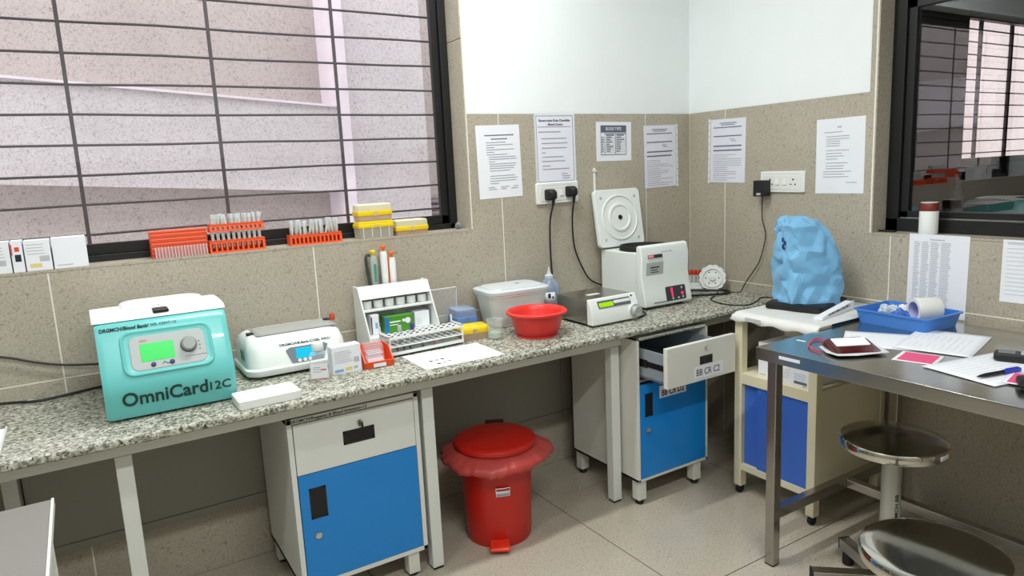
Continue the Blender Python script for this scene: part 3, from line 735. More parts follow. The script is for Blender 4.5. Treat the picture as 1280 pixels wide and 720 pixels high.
# things on its shelf
g1 = carton('glove_carton', 'green and blue printed carton inside the white stand', 0.108, 0.045, 0.060, (-1.718, -0.170, ZC+0.053), -2, (), mat('carton_green', (70,142,34), 0.5))
put('blue_band', MB().box(0, 0.014, -0.0006, 0.0002, 0, 0.060), mat('carton_blue', (30,112,190), 0.5), g1)
put('white_mark', MB().box(0.018,0.060,-0.0006,0.0002,0.036,0.041).box(0.018,0.050,-0.0006,0.0002,0.026,0.029).cyl((0.088,0.0002,0.038),(0.088,-0.0006,0.038),0.011,16).cyl((0.072,0.0002,0.040),(0.072,-0.0006,0.040),0.006,14), m_paper, g1)
carton('small_carton', 'plain white carton at the right inside the white stand', 0.060, 0.05, 0.058, (-1.592, -0.150, ZC+0.053), 0, lines(3, 0.1, 0.5, 0.2, 0.5, m_pgry))
carton('slim_carton', 'slim white carton with dark edge at the left inside the white stand', 0.030, 0.05, 0.072, (-1.765, -0.158, ZC+0.053), 0, [(0.0,0.12,0.05,0.9,m_inkd),(0.5,0.8,0.3,0.6,m_pblu)])

# pipettes hung behind the stand
def pipette(label, x, h, capm, bodym, loc_y=-0.026, hook=None):
    t = thing('pipette', label, 'pipette', (x, loc_y, ZC+0.002), 0, None)
    put('barrel', MB().lathe([(0.002,0.0),(0.004,0.06),(0.006,0.10),(0.010,0.16),(0.0135,0.19),(0.0145,h-0.035),(0.0120,h-0.022)], 18), bodym, t)
    put('plunger', MB().lathe([(0.0045,h-0.024),(0.0045,h-0.010),(0.0105,h-0.009),(0.0115,h-0.002),(0.0095,h),(0,h)], 16, cap1=False), capm, t)
    if hook: put('finger_hook', MB().prism([(-0.012,h-0.035),(-0.034,h-0.040),(-0.038,h-0.056),(-0.030,h-0.054),(-0.026,h-0.048),(-0.012,h-0.048)], 'x', -0.008, 0.008), hook, t, bevel=0.002)
    return t
m_pgreyl = mat('pipette_grey', (170,176,172), 0.4); m_pdark = mat('pipette_dark', (52,58,56), 0.45)
p1 = pipette('grey pipette with yellow button behind the white stand', -1.690, 0.342, m_yellow, m_pgreyl)
put('side_grip', MB().tube([(-0.014,-0.004,0.325),(-0.030,-0.006,0.318),(-0.027,-0.008,0.25),(-0.020,-0.008,0.205)], 0.006, 8), m_pdark, p1)
put('volume_window', MB().box(-0.005, 0.005, -0.0155, -0.010, 0.225, 0.290), mat('green_window', (70,140,120), 0.4), p1)
p2 = pipette('tall white pipette with orange button behind the white stand', -1.648, 0.356, m_orangec, m_white)
p3 = pipette('short white pipette with orange button, rightmost behind the white stand', -1.616, 0.330, m_orangec, m_white)
put('ejector_strip', MB().box(-0.016, -0.012, -0.006, 0.004, 0.20, 0.318), mat('orange_strip', (222,120,60), 0.4), p3)

# tiered white tube rack with tubes
rk = thing('tube_rack', 'low two-tier white tube rack in front of the slanted stand', 'rack', (-1.766, -0.322, ZC), 2)
rw, rd = 0.290, 0.084
for x in (0, rw-0.005):
    put('end_frame', MB().box(x, x+0.005, 0, 0.005, 0, 0.075).box(x, x+0.005, rd-0.005, rd, 0, 0.098).box(x, x+0.005, 0, rd, 0.0, 0.006).box(x, x+0.005, 0, rd, 0.070, 0.075), m_white, rk)
def holed(z, t):
    mb = MB(); nx, ny = 12, 3; px = rw/nx; py = rd/ny
    for i in range(nx+1): mb.box(max(0, i*px-0.0058), min(rw, i*px+0.0058), 0, rd, z, z+t)
    for j in range(ny+1): mb.box(0, rw, max(0, j*py-0.0078), min(rd, j*py+0.0078), z, z+t)
    return mb
put('upper_tier', holed(0.064, 0.004), m_white, rk)
put('middle_tier', holed(0.036, 0.004), m_white, rk)
put('base_tier', MB().box(0, rw, 0, rd, 0.010, 0.015), m_white, rk)
put('front_rail', MB().box(0, rw, -0.002, 0.001, 0.008, 0.018).box(0, rw, -0.002, 0.001, 0.035, 0.040).box(0, rw, -0.002, 0.001, 0.063, 0.069), m_white, rk)
m_dkcap = mat('near_black_cap', (38,30,44), 0.5); m_vio = mat('violet_cap', (70,56,120), 0.5)
rkM = Tr(-1.766, -0.322, ZC) @ RZ(2)
def rkpos(i, j): return tuple(rkM @ Vector(((i+0.5)*rw/12, (j+0.5)*rd/3, 0.0155)))
for i, j, cm, fl, lb in ((1,0,None,m_inkd,'open tube with dark contents, first from the left in the white tube rack'),
                         (2,0,None,m_inkd,'open tube with dark contents, second from the left in the white tube rack'),
                         (3,0,None,m_inkd,'open tube with dark contents, third from the left in the white tube rack'),
                         (5,0,None,m_inkd,'open tube with dark contents near the middle of the white tube rack'),
                         (7,0,None,m_redcap,'tube with red contents in the white tube rack'),
                         (4,1,m_vio,None,'violet capped tube in the white tube rack'),
                         (2,1,m_greyp,None,'grey capped tube left of the violet cap in the white tube rack')):
    tube_thing('test_tube', lb, rkpos(i, j), cm, 0.0055, 0.068 if not cm else 0.072, fl, fillh=0.018)

# sheet with printed dots
sh = thing('printed_sheet', 'white sheet with coloured printed dots lying at the worktop edge', 'paper', (-1.582, -0.432, ZC+0.0006), -1)
put('sheet', MB().box(-0.146, 0.146, -0.103, 0.103, 0, 0.0004), m_paper, sh)
for i, (x, y, c) in enumerate([(-0.092,-0.020,(70,76,90)),(-0.070,-0.018,(150,140,160)),(-0.048,-0.016,(80,84,96)),(-0.082,-0.062,(60,58,70)),(-0.060,-0.058,(196,150,170)),(-0.038,-0.052,(176,130,150))]):
    put('printed_dot', MB().lathe([(0.0075,0.0004),(0.0075,0.0007)], 14, x, y), mat('dot_ink_%d' % i, c, 0.8), sh)

# ------------------------------------------------------------------ tip boxes, beaker, container, basin, wash bottle
def tip_box(name, label, w, d, h, loc, rz, lower, band, lidm, bandh=0.3, lidh=0.35, group=None):
    t = thing(name, label, 'tip box', loc, rz, group)
    z1 = h*(1-bandh-lidh); z2 = h*(1-lidh)
    q = lambda a, z: [(x, y, z) for x, y in rrect(-w/2+a, w/2-a, -d/2+a, d/2-a, 0.006, 3)]
    put('base', MB().loft([q(0.004,0), q(0.002,z1)]), lower, t)
    put('band', MB().loft([q(0.001,z1), q(0.0,z1+0.002), q(0.0,z2)]), band, t, bevel=0.001)
    put('lid', MB().loft([q(0.002,z2), q(0.003,h-0.004), q(0.008,h)]), lidm, t)
    put('clasp', MB().box(-0.009, 0.009, -d/2-0.003, -d/2, z1*1.02, z2), m_clear, t)
    return t
m_peach = clear('peach_clear_plastic', (222,192,160), 0.55, 0.3, 0.3)
m_ylid = clear('yellow_clear_lid', (250,222,40), 0.75, 0.3, 0.2)
m_creamlid = clear('cream_clear_lid', (236,230,196), 0.62, 0.3, 0.3)
tip_box('tip_box', 'yellow lidded tip box on the worktop beside the glass beaker', 0.118, 0.078, 0.052, (-1.410, -0.255, ZC), -10, m_peach, m_yellow, m_ylid, 0.35, 0.15)
tip_box('tip_box', 'pale blue tip box with clear lid behind the yellow one on the worktop', 0.085, 0.10, 0.088, (-1.365, -0.095, ZC), -4, m_blueclear, m_bluebox, m_blueclear, 0.42, 0.36)
cc = thing('clear_case', 'upright clear acrylic sheet case leaning between white stand and lidded container', 'case', (-1.485, -0.050, ZC), 0)
put('pane', MB(RX(4)).box(0, 0.118, 0, 0.003, 0, 0.168), m_clear, cc, bevel=0.0008)
put('rim', MB(RX(4)).box(0, 0.118, -0.003, 0.006, 0.165, 0.169).box(0.115, 0.119, -0.003, 0.006, 0, 0.168).box(-0.001, 0.003, -0.003, 0.006, 0, 0.168), m_frostlid, cc)
bk = thing('beaker', 'small glass beaker with a little green liquid beside the yellow tip box', 'beaker', (-1.345, -0.315, ZC))
put('glass', MB().lathe([(0.0,0.001),(0.026,0.001),(0.029,0.004),(0.029,0.068),(0.031,0.072),(0.0285,0.071),(0.0275,0.067),(0.0275,0.005),(0.0,0.003)], 28, cap0=False, cap1=False), m_glassv, bk)
put('liquid', MB().lathe([(0.0270,0.004),(0.0270,0.022),(0,0.022)], 24, cap1=False), clear('green_liquid', (206,224,208), 0.40, 0.1, 0.2, False), bk)
bc = thing('lidded_container', 'large frosted plastic container with lid behind the red basin', 'container', (-1.150, -0.125, ZC), -4)
cq = lambda a, b, z, r=0.045: [(x, y, z) for x, y in rrect(-0.136+a, 0.136-a, -0.098+b, 0.098-b, r, 7)]
put('tub', MB().loft([cq(0.028,0.02,0.002), cq(0.025,0.018,0.006), cq(0.006,0.006,0.122), cq(0.002,0.002,0.124), cq(0.002,0.002,0.134)]), clear('milky_plastic', (240,243,240), 0.80, 0.35, 0.2), bc, smooth=40)
put('lid', MB().loft([cq(-0.003,-0.003,0.134), cq(-0.004,-0.004,0.146), cq(0.0,0.0,0.149), cq(0.016,0.016,0.150), cq(0.020,0.020,0.157), cq(0.04,0.04,0.159)]), m_frostlid, bc, smooth=40)
put('sticker', MB().box(0.02, 0.032, -0.01, 0.0, 0.159, 0.160), m_inkb, bc)
bs = thing('basin', 'round red plastic basin on the worktop', 'basin', (-1.195, -0.375, ZC))
put('bowl', MB().lathe([(0.0,0.004),(0.070,0.004),(0.078,0.009),(0.090,0.035),(0.097,0.076),(0.103,0.081),(0.112,0.082),(0.1155,0.086),(0.1155,0.092),(0.110,0.0965),(0.104,0.096),(0.099,0.091),(0.094,0.078),(0.086,0.035),(0.074,0.010),(0.0,0.008)], 56, cap0=False, cap1=False), m_redb, bs, smooth=50)
put('foot_ring', MB().lathe([(0.070,0.0),(0.078,0.0),(0.079,0.007),(0.070,0.007)], 40, cap0=False, cap1=False), m_redb, bs)
wbt = thing('wash_bottle', 'clear blue-tinted squeeze bottle with pointed nozzle against the wall', 'bottle', (-0.925, -0.075, ZC))
put('body', MB().lathe([(0.0,0.0),(0.042,0.0),(0.045,0.005),(0.045,0.105),(0.040,0.125),(0.022,0.145),(0.016,0.150),(0.016,0.156)], 28, cap0=False), m_blueclear, wbt)
put('label', MB().grid(lambda u, v: (0.0455*math.sin(-0.55+(u-0.5)*1.0), -0.0455*math.cos(-0.55+(u-0.5)*1.0), 0.045+0.05*v), 8, 1), m_label, wbt, solid=0.0005)
put('label_print', MB().grid(lambda u, v: (0.046*math.sin(-0.62+(u-0.5)*0.25), -0.046*math.cos(-0.62+(u-0.5)*0.25), 0.070+0.02*v), 4, 1).grid(lambda u, v: (0.046*math.sin(-0.3+(u-0.5)*0.15), -0.046*math.cos(-0.3+(u-0.5)*0.15), 0.068+0.01*v), 4, 1), m_inkd, wbt, solid=0.0005)
put('nozzle_cap', MB().lathe([(0.0185,0.150),(0.0185,0.162),(0.010,0.168),(0.0045,0.185),(0.0025,0.198),(0,0.199)], 20, cap1=False), m_frostlid, wbt)

# ------------------------------------------------------------------ steel topped rotator with knob
ro = thing('rotator', 'steel boxed laboratory rotator with lime display and chrome knob', 'rotator', (-0.984, -0.446, ZC), 0)
Wr, Dr, Hr = 0.236, 0.238, 0.108
put('housing', MB().box(0.002, Wr-0.002, 0.03, Dr, 0.010, Hr-0.003), m_steel, ro, bevel=0.002)
fp_r = [(0.0,0.008),(0.034,0.008),(0.036,Hr),(0.026,Hr),(0.008,0.072),(0.0,0.030)]
put('front_panel', MB().loft([[(x, y, z) for y, z in fp_r] for x in (-0.002, Wr+0.002)]), m_white, ro, bevel=0.004, seg=3)
rp_ = on_plane(0.008, 0.072, 0.026, Hr)
put('display_frame', MB(rp_).prism(rrect(0.036, 0.200, -0.002, 0.028, 0.003), 'z', -0.002, 0.0012), mat('slate_frame', (84,94,98), 0.4), ro)
raised(ro, 'display', rp_, 0.042, 0.112, 0.002, 0.020, 0.003, 0.002, m_lcdy)
put('name_strip', MB(rp_).box(0.116, 0.198, 0.010, 0.022, 0.001, 0.0018), m_white2, ro)
put('screw', MB(rp_).cyl((0.212,0.030,0), (0.212,0.030,0.0015), 0.004, 12), m_blackpl, ro)
kM = Tr(0.212, 0.004, 0.040) @ RX(90)
put('knob', MB(kM).lathe([(0.027,-0.004),(0.027,0.010),(0.022,0.012),(0.021,0.026),(0.018,0.028),(0.012,0.0265),(0,0.0265)], 28, cap1=False), mat('satin_knob', (196,198,196), 0.3, metal=0.6), ro)
put('knob_collar', MB(kM).lathe([(0.030,-0.004),(0.030,0.006),(0.027,0.007)], 28), m_white2, ro)
put('top_mark', MB().box(0.070, 0.130, 0.110, 0.135, Hr-0.003, Hr-0.0022), m_white2, ro)
for x in (0.03, Wr-0.03):
    for y in (0.04, Dr-0.03): put('foot', MB().lathe([(0.010,0),(0.011,0.012)], 12, x, y), m_blackrub, ro)

# ------------------------------------------------------------------ white centrifuge with open lid
ce = thing('bench_centrifuge', 'white bench centrifuge with its lid raised beside the rotator', 'centrifuge', (-0.622, -0.345, ZC), -1)
Wc, Dc, Hc = 0.262, 0.30, 0.245
m_hull = mat('grey_white_enamel', (228,233,230), 0.4)
put('body', MB().box(0.004, Wc-0.004, 0.03, Dc, 0.012, Hc-0.004), m_hull, ce, bevel=0.006)
fpc = [(-0.004,0.012),(0.048,0.010),(0.052,Hc+0.024),(0.040,Hc+0.030),(0.024,Hc+0.024),(0.014,Hc-0.02),(0.018,0.15),(0.002,0.06),(-0.006,0.024)]
put('front_panel', MB().loft([[(Wc/2+(x-Wc/2), y, z) for y, z in fpc] for x in (-0.004, Wc+0.006)]), m_hull, ce, bevel=0.010, seg=3, smooth=50)
cpl = on_plane(0.002, 0.06, 0.018, 0.15)
raised(ce, 'keypad', cpl, 0.118, 0.232, -0.035, 0.028, 0.006, 0.0030, mat('dark_keypad', (58,62,66), 0.4))
put('red_digits', MB(cpl).box(0.148,0.156,-0.004,0.020,0.0028,0.0036).box(0.150,0.157,-0.018,-0.008,0.0028,0.0036).cyl((0.211,-0.008,0.0028),(0.211,-0.008,0.0036),0.006,14), m_led, ce)
for x, y in ((0.210,0.016),(0.155,-0.026),(0.187,-0.026),(0.213,-0.024)): put('button', MB(cpl).lathe([(0.0055,0.0025),(0.005,0.0042),(0,0.0045)], 12, x, y, cap1=False), m_greyp, ce)
cp2 = on_plane(0.018, 0.15, 0.014, Hc-0.02)
raised(ce, 'rating_label', cp2, 0.022, 0.118, -0.008, 0.050, 0.003, 0.0012, mat('silver_label', (176,182,176), 0.35))
put('label_print', MB(cp2).box(0.045,0.095,0.026,0.031,0.0011,0.0017).box(0.048,0.085,0.016,0.019,0.0011,0.0017).box(0.048,0.092,0.006,0.009,0.0011,0.0017), m_inkd, ce)
cp3 = on_plane(0.014, Hc-0.02, 0.024, Hc+0.024)
put('badge', MB(cp3).box(0.030,0.110,-0.006,0.008,-0.001,0.0020), m_inkd, ce)
put('badge_red', MB(cp3).box(0.030,0.062,-0.006,0.008,0.0018,0.0026), mat('badge_red', (204,60,66), 0.4), ce)
text('lettering', 'REMI', m_paper, ce, cp3 @ Tr(0.033, -0.003, 0.0027), width=0.026, height=0.008)
text('panel_print', 'R-8C BL', m_ink, ce, cp3 @ Tr(0.112, 0.014, 0.0012), width=0.06, height=0.006)
put('vent_slot', MB().box(0.045, 0.215, -0.0068, -0.003, 0.0262, 0.0290), m_inkd, ce)
put('rotor_bowl', MB().lathe([(0.092,Hc-0.005),(0.098,Hc+0.002),(0.106,Hc+0.016),(0.114,Hc+0.016),(0.116,Hc-0.004),(0.090,Hc-0.004),(0.084,Hc-0.001),(0.0,Hc-0.001)], 40, Wc/2, 0.142, cap0=False, cap1=False), m_blackrub, ce)
# the lid stands open, hinged at the back
lM = Tr(Wc/2-0.026, Dc-0.034, Hc+0.004) @ RX(-9) @ RZ(0)
def lq(a, r=0.02): return rrect(-0.131+a, 0.131-a, 0.0+a, 0.262-a, max(0.004, r-a), 5)
LF = lM @ RX(90)          # lid plane: local x right, local y up, local z towards the viewer
ll = put('lid', MB(LF).loft([[(x, y, z) for x, y in lq(d)] for z, d in ((-0.024,0.010),(-0.022,0.004),(-0.014,0),(0.0,0),(0.004,0.003),(0.004,0.012))]), m_hull, ce, smooth=40)
put('lid_ring', MB(LF).lathe([(0.104,0.003),(0.104,0.007),(0.098,0.0085),(0.096,0.004)], 48, 0, 0.132, cap0=False, cap1=False), m_white, ll)
put('lid_boss', MB(LF).lathe([(0.066,0.003),(0.064,0.0085),(0.055,0.0095),(0.050,0.0055),(0.012,0.0055),(0.0,0.0055)], 48, 0, 0.132, cap0=False, cap1=False), m_white, ll)
put('lid_plug', MB(LF).lathe([(0.011,0.005),(0.010,0.010),(0.005,0.011),(0,0.008)], 20, 0, 0.132, cap1=False), m_blackpl, ll)
for x, y in ((-0.095,0.035),(0.095,0.035),(-0.098,0.225),(0.098,0.225)): put('screw', MB(LF).cyl((x,y,0.003),(x,y,0.0065),0.006,12), m_greyp, ll)
for x in (0.04, Wc-0.04):
    for y in (0.03, Dc-0.03): put('foot', MB().lathe([(0.014,0),(0.014,0.014)], 12, x, y), m_blackrub, ce)

# ------------------------------------------------------------------ rack with red caps and scalloped wheel in the corner
cr_ = thing('corner_rack', 'white bench rack in the corner behind the open centrifuge', 'rack', (-0.138, -0.090, ZC), -50)
put('tray', MB().prism(rrect(0, 0.125, -0.035, 0.010, 0.006), 'z', 0, 0.034), m_white, cr_, bevel=0.002)
put('lug', MB().box(0.02, 0.11, -0.041, -0.034, 0.006, 0.012), m_white2, cr_)
crM = Tr(-0.138, -0.090, ZC) @ RZ(-50)
words = ['first', 'second', 'third', 'fourth', 'fifth', 'sixth']
for i in range(6):
    tube_thing('capped_tube', 'red capped clear tube, %s in the row in the corner rack' % words[i], tuple(crM @ Vector((0.014+0.0185*i, -0.014, 0.0345))), m_redcap, 0.0072, 0.050, glass=m_frost)
whl = []
for j in range(96):
    a = 2*math.pi*j/96; r_ = 0.058 + 0.0055*abs(math.sin(6*a))**0.7
    whl.append((r_*math.cos(a), r_*math.sin(a)))
wM = Tr(0.138, -0.046, 0.0645) @ RX(84)
wt = thing('scalloped_wheel', 'white scalloped rotor disc leaning upright in the corner rack', 'disc', M=crM @ Tr(0, 0, 0))
put('disc', MB(wM).loft([[(x*k, y*k, z) for x, y in whl] for z, k in ((-0.005,0.98),(-0.003,1),(0.003,1),(0.005,0.98))]), m_white, wt, smooth=50)
put('rim_ring', MB(wM).lathe([(0.046,0.004),(0.046,0.010),(0.042,0.010),(0.042,0.004)], 40, cap0=False, cap1=False), m_white2, wt)
put('hub', MB(wM).lathe([(0.014,0.004),(0.013,0.014),(0.004,0.015),(0,0.012)], 20, cap1=False), m_white2, wt)
for a in range(0, 360, 60): put('pin_hole', MB(wM).cyl((0.03*math.cos(R(a)),0.03*math.sin(R(a)),0.004),(0.03*math.cos(R(a)),0.03*math.sin(R(a)),0.0056),0.003,8), m_inkd, wt)

# white folder at the far left end of the worktop
fl = thing('white_folder', 'white folder edge on the worktop at the left margin', 'folder', (-3.05, -0.51, ZC), 0)
put('cover', MB().box(0, 0.207, 0, 0.22, 0, 0.004), m_paper, fl, bevel=0.001)
put('spine', MB().box(0.204, 0.2085, 0, 0.22, 0, 0.009), m_white2, fl, bevel=0.001)
# ------------------------------------------------------------------ papers on the walls
def wallA(x, z, tilt=0, y=-0.0008): return Tr(x, y, z) @ RX(90) @ RZ(tilt)
def wallB(y, z, tilt=0, x=-0.0008): return Tr(x, y, z) @ RZ(-90) @ RX(90) @ RZ(tilt)
def word_line(mb, x0, x1, y, h, zz=0.0005, gap=0.35):
    x = x0
    while x < x1 - h:
        w = min(h*rnd.uniform(1.6, 5.5), x1-x)
        mb.box(x, x+w, y, y+h, 0.0003, zz); x += w + h*gap
def sheet(name, label, M, w=0.21, h=0.297, m_=None, curl=0.0004, ph=None):
    t = thing(name, label, 'paper', M=M)
    f = lambda u, v: ((u-0.5)*w, (v-0.5)*h, 0.0002 + curl*(math.sin(3.1*u+1)*math.sin(2.2*v+0.5)+1)*0.25*(abs(u-0.5)*2)**2)
    put('sheet', MB().grid(f, 10, 8), m_ or m_paper, t, solid=0.0002, smooth=0)
    return t
# 1 leftmost sheet
s1 = sheet('wall_notice', 'leftmost white notice on the back wall beside the window', wallA(-1.100, 1.380, 1), m_=m_paper)
pm = MB()
for k, (a, b, y, h) in enumerate([(-.065,.075,.106,.0035),(-.035,.045,.091,.0035)]): word_line(pm, a, b, y, h, .0014)
put('heading', pm, m_inkb, s1)
pm = MB()
for y, a, b in [(.078,-.06,.035),(.068,-.06,.07),(.058,-.06,-.02),(.049,-.06,.075),(.039,-.06,-.02),(.029,-.06,.04),(.019,-.05,.08),(.010,-.05,.085),(0.0,-.05,-.02),(-.009,-.05,.08),(-.018,-.05,.075),(-.027,-.05,.07),(-.037,-.05,.05),(-.058,-.05,.07),(-.068,-.05,.085),(-.078,-.05,.075),(-.088,-.05,-.01),(-.104,-.06,-.03),(-.104,.0,.04),(-.104,.06,.085),(-.112,-.06,-.02),(-.112,.0,.03),(-.112,.05,.085)]:
    word_line(pm, a, b, y, 0.0022, .0014)
put('print', pm, m_ink, s1)
# 2 checklist
s2 = sheet('checklist_notice', 'white checklist in a clear sleeve directly above the left socket', wallA(-0.814, 1.424, 0.3), m_=m_paperl)
for a_ in (-.1085, .1035): put('sleeve_edge', MB().box(a_, a_+.005, -.148, .150, .0003, .0022), m_frost, s2)
put('border', MB().box(-.097,.097,.140,.1415,.0003,.0013).box(-.097,-.0955,-.138,.14,.0003,.0013).box(.0955,.097,-.138,.14,.0003,.0013).box(-.097,.097,-.1385,-.137,.0003,.0013).box(-.09,.085,.094,.0955,.0003,.0013), m_inkb, s2)
text('heading', 'Room-wise Rule Checklist', m_inkd, s2, Tr(0, .117, .0012), width=.165, height=.0095, bold=.015, align='CENTER')
text('heading', '- Blood Centre', m_inkd, s2, Tr(0, .101, .0012), width=.085, height=.0085, bold=.015, align='CENTER')
pm = MB()
for y, a, b in [(.072,-.085,.03),(.044,-.072,.06),(.024,-.072,.065),(.004,-.072,.06),(-.016,-.072,-.05),(-.034,-.072,.04),(-.052,-.072,.05),(-.072,-.072,-.03),(-.086,-.07,.07)]: word_line(pm, a, b, y, 0.0036, .0014)
word_line(pm, .03, .06, -.108, .003, .0014); word_line(pm, .03, .075, -.118, .003, .0014); word_line(pm, .035, .07, -.128, .003, .0014)
put('print', pm, m_ink, s2)
# 3 blood types chart
s3 = sheet('blood_types_chart', 'small landscape chart with dark heading band above the open centrifuge lid', wallA(-0.484, 1.450, -0.5), 0.208, 0.175, m_paper)
put('table_frame', MB().box(-.078,.073,.040,.072,.0003,.0013).box(-.078,-.0765,-.060,.072,.0003,.0013).box(.0715,.073,-.060,.072,.0003,.0013).box(-.078,.073,-.0605,-.0575,.0003,.0013)
    .box(.008,.0095,-.058,.040,.0003,.0013).box(-.055,-.054,-.058,.040,.0003,.0013), m_inkb, s3)
text('heading', 'BLOOD TYPES', m_paper, s3, Tr(-.002, .050, .0014), width=.090, height=.014, bold=.0, align='CENTER')
pm = MB()
for k in range(7):
    y = .018 - .0105*k
    pm.box(-.077,.072,y-.003,y-.0022,.0003,.0012)
    word_line(pm, -.074, -.060, y, .0035, .0013); word_line(pm, -.045, -.045+rnd.uniform(.02,.045), y, .0035, .0013); word_line(pm, .014, .014+rnd.uniform(.02,.05), y, .0035, .0013)
word_line(pm, -.05, .004, .032, .004, .0014); word_line(pm, .012, .068, .032, .004, .0014); word_line(pm, -.045, .0, .0255, .004, .0014); word_line(pm, .016, .06, .0255, .004, .0014)
put('print', pm, m_inkb, s3)
# 4, 5 sleeved forms, one on each side of the corner
m_film = clear('sleeve_film', (240,241,246), 0.03, 0.12, 0.08, False)
def form(label, M, flip):
    t = sheet('sleeved_form', label, M, 0.205, 0.292, m_paperl)
    put('sleeve', MB().box(-.112,.112,-.152,.152,.0022,.0026), m_film, t)
    e = 1 if flip else -1
    put('punched_edge', MB().box(*sorted((e*.116, e*.104)), -.150, .150, .0005, .0020), m_white, t)
    hm = MB()
    for k in range(9): hm.box(*sorted((e*.1135, e*.1075)), -.135+.033*k, -.128+.033*k, .0020, .0024)
    put('sleeve_hole', hm, m_pgry, t)
    bars = MB()
    for y, s in ((.106,.004),(.066,.0045),(.020,.006),(.0,.006)): word_line(bars, -.085, .08, y, s, .0016, .1)
    word_line(bars, -.05, .05, .126, .003, .0016); word_line(bars, -.04, .04, .118, .003, .0016)
    put('heading', bars, m_inkb, t)
    pm = MB()
    for k in range(13): word_line(pm, -.085, rnd.choice((.0,.05,.08)), -.018-.0098*k, .0018, .0016)
    word_line(pm, .01, .04, .052, .003, .0016); word_line(pm, .02, .05, .044, .003, .0016)
    put('print', pm, m_ink, t)
form('sleeved form on the back wall, last before the corner', wallA(-0.198, 1.374, 1), True)
form('sleeved form on the right wall, first after the corner', wallB(-0.240, 1.384, -1), False)
# 6 sheet by the right window
s6 = sheet('wall_notice', 'white typed notice on the right wall between socket and dark window', wallB(-0.808, 1.338, 0.2), m_=m_paper)
pm = MB(); word_line(pm, -.012, .005, .112, .004, .0014)
for y, a, b in [(.094,-.07,.01),(.077,-.06,.04),(.067,-.06,.04),(.058,-.06,.0),(.049,-.06,.0),(.040,-.06,.0),(.022,-.06,.04),(.010,-.06,.01),(-.001,-.06,.02),(-.012,-.06,-.01),(-.028,-.06,.035),(-.04,-.06,.02),(-.05,-.06,.015),(-.062,-.07,.05),(-.072,-.07,.02),(-.083,-.07,.04),(-.106,.03,.075)]: word_line(pm, a, b, y, .0022, .0014)
put('print', pm, m_ink, s6)
# 7 list hanging below the right sill, 8 another one at the frame edge
s7 = sheet('tariff_list', 'long densely printed list taped below the dark window behind the blue tray', wallB(-1.204, 0.895, -0.3), 0.208, 0.297, m_paper)
pm = MB(); word_line(pm, -.03, .02, .128, .004, .0014)
for k in range(38):
    y = .118 - .0068*k
    for a, b in ((-.085,-.062),(-.058,-.03),(-.026,.004),(.010,.045)): word_line(pm, a, b - rnd.random()*.008, y, .0028, .0014, .15)
put('print', pm, m_list, s7)
s8 = sheet('tariff_list', 'ruled list below the dark window at the right margin of the view', wallB(-1.515, 0.935, 0), 0.208, 0.21, m_paper)
pm = MB()
for k in range(13): pm.box(-.09,.09,.09-.014*k,.0912-.014*k,.0003,.0013)
pm.box(-.03,-.029,-.08,.09,.0003,.0013); word_line(pm, -.09, .02, .094, .003, .0014)
put('print', pm, m_pgry, s8)

# ------------------------------------------------------------------ sockets, plugs and cords
def socket(label, M):
    t = thing('wall_socket', label, 'socket', M=M)
    put('plate', MB().loft([[(x, y, z) for x, y in rrect(-.112+d,.112-d,-.0455+d,.0455-d,.006)] for z, d in ((0,0),(.007,0),(.010,.003))]), m_white, t)
    put('inner_frame', MB().box(-.095,.095,-.033,.028,.0095,.0118), m_white2, t, bevel=.001)
    put('groove', MB().box(-.085,.085,.0325,.0337,.0098,.0106), m_pgry, t)
    for x in (-.030, .008): put('rocker_switch', MB().prism([(-.012,.011),(.012,.011),(.012,.014),(-.012,.0165)], 'x', x, x+.018), m_white, t, bevel=.001)
    hm = MB()
    for cx in (-.058, .058):
        for dx, dy, r_ in ((0,.012,.0042),(-.011,-.008,.0034),(.011,-.008,.0034)): hm.cyl((cx+dx,dy-.002,.0115),(cx+dx,dy-.002,.0122),r_,10)
    put('pin_hole', hm, m_inkd, t)
    return t
socket('white switch socket plate on the back wall with two black plugs', wallA(-0.815, 1.236, 0.5, -0.0001))
socket('white switch socket plate on the right wall with black adapter', wallB(-0.545, 1.238, -0.4, -0.0001))
def plug(label, x, z, cord):
    t = thing('power_plug', label, 'plug', (x, -0.012, z))
    put('body', MB().loft([[(a*k, -y, b*k - 0.004*(1-k)) for a, b in rrect(-.022,.022,-.026,.022,.009)] for y, k in ((0,1),(.018,1),(.030,.86),(.044,.6),(.046,.5))]), m_blackpl, t)
    put('cord_neck', MB().cyl((0,-.034,-.020),(0,-.030,-.048), .008, 10, .006), m_blackpl, t)
    put('cord', MB().tube(cord, 0.0038, 8), m_blackpl, t)
rel = lambda o, pts: [tuple(Vector(p)-Vector(o)) for p in pts]
o1 = (-0.866, -0.012, 1.232)
plug('left black plug on the back wall socket with hanging cord', o1[0], o1[2], rel(o1, [(-.866,-.044,1.19),(-.876,-.03,1.12),(-.875,-.022,1.00),(-.868,-.020,.87),(-.856,-.022,.80),(-.84,-.05,.735)]))
o2 = (-0.755, -0.012, 1.240)
plug('right black plug on the back wall socket with hanging cord', o2[0], o2[2], rel(o2, [(-.755,-.044,1.20),(-.757,-.03,1.11),(-.742,-.022,.985),(-.690,-.021,.872),(-.645,-.022,.822),(-.57,-.026,.790)]))
ad = thing('power_adapter', 'black square adapter in the right wall socket with thin cord', 'adapter', (-0.012, -0.462, 1.213))
put('body', MB().box(-.046, 0, -.029, .029, -.036, .034), m_blackpl, ad, bevel=.003)
put('rating_mark', MB().box(-.0465,-.046,-.012,.010,-.030,-.020), m_greyp, ad)
oa = (-0.012, -0.462, 1.213)
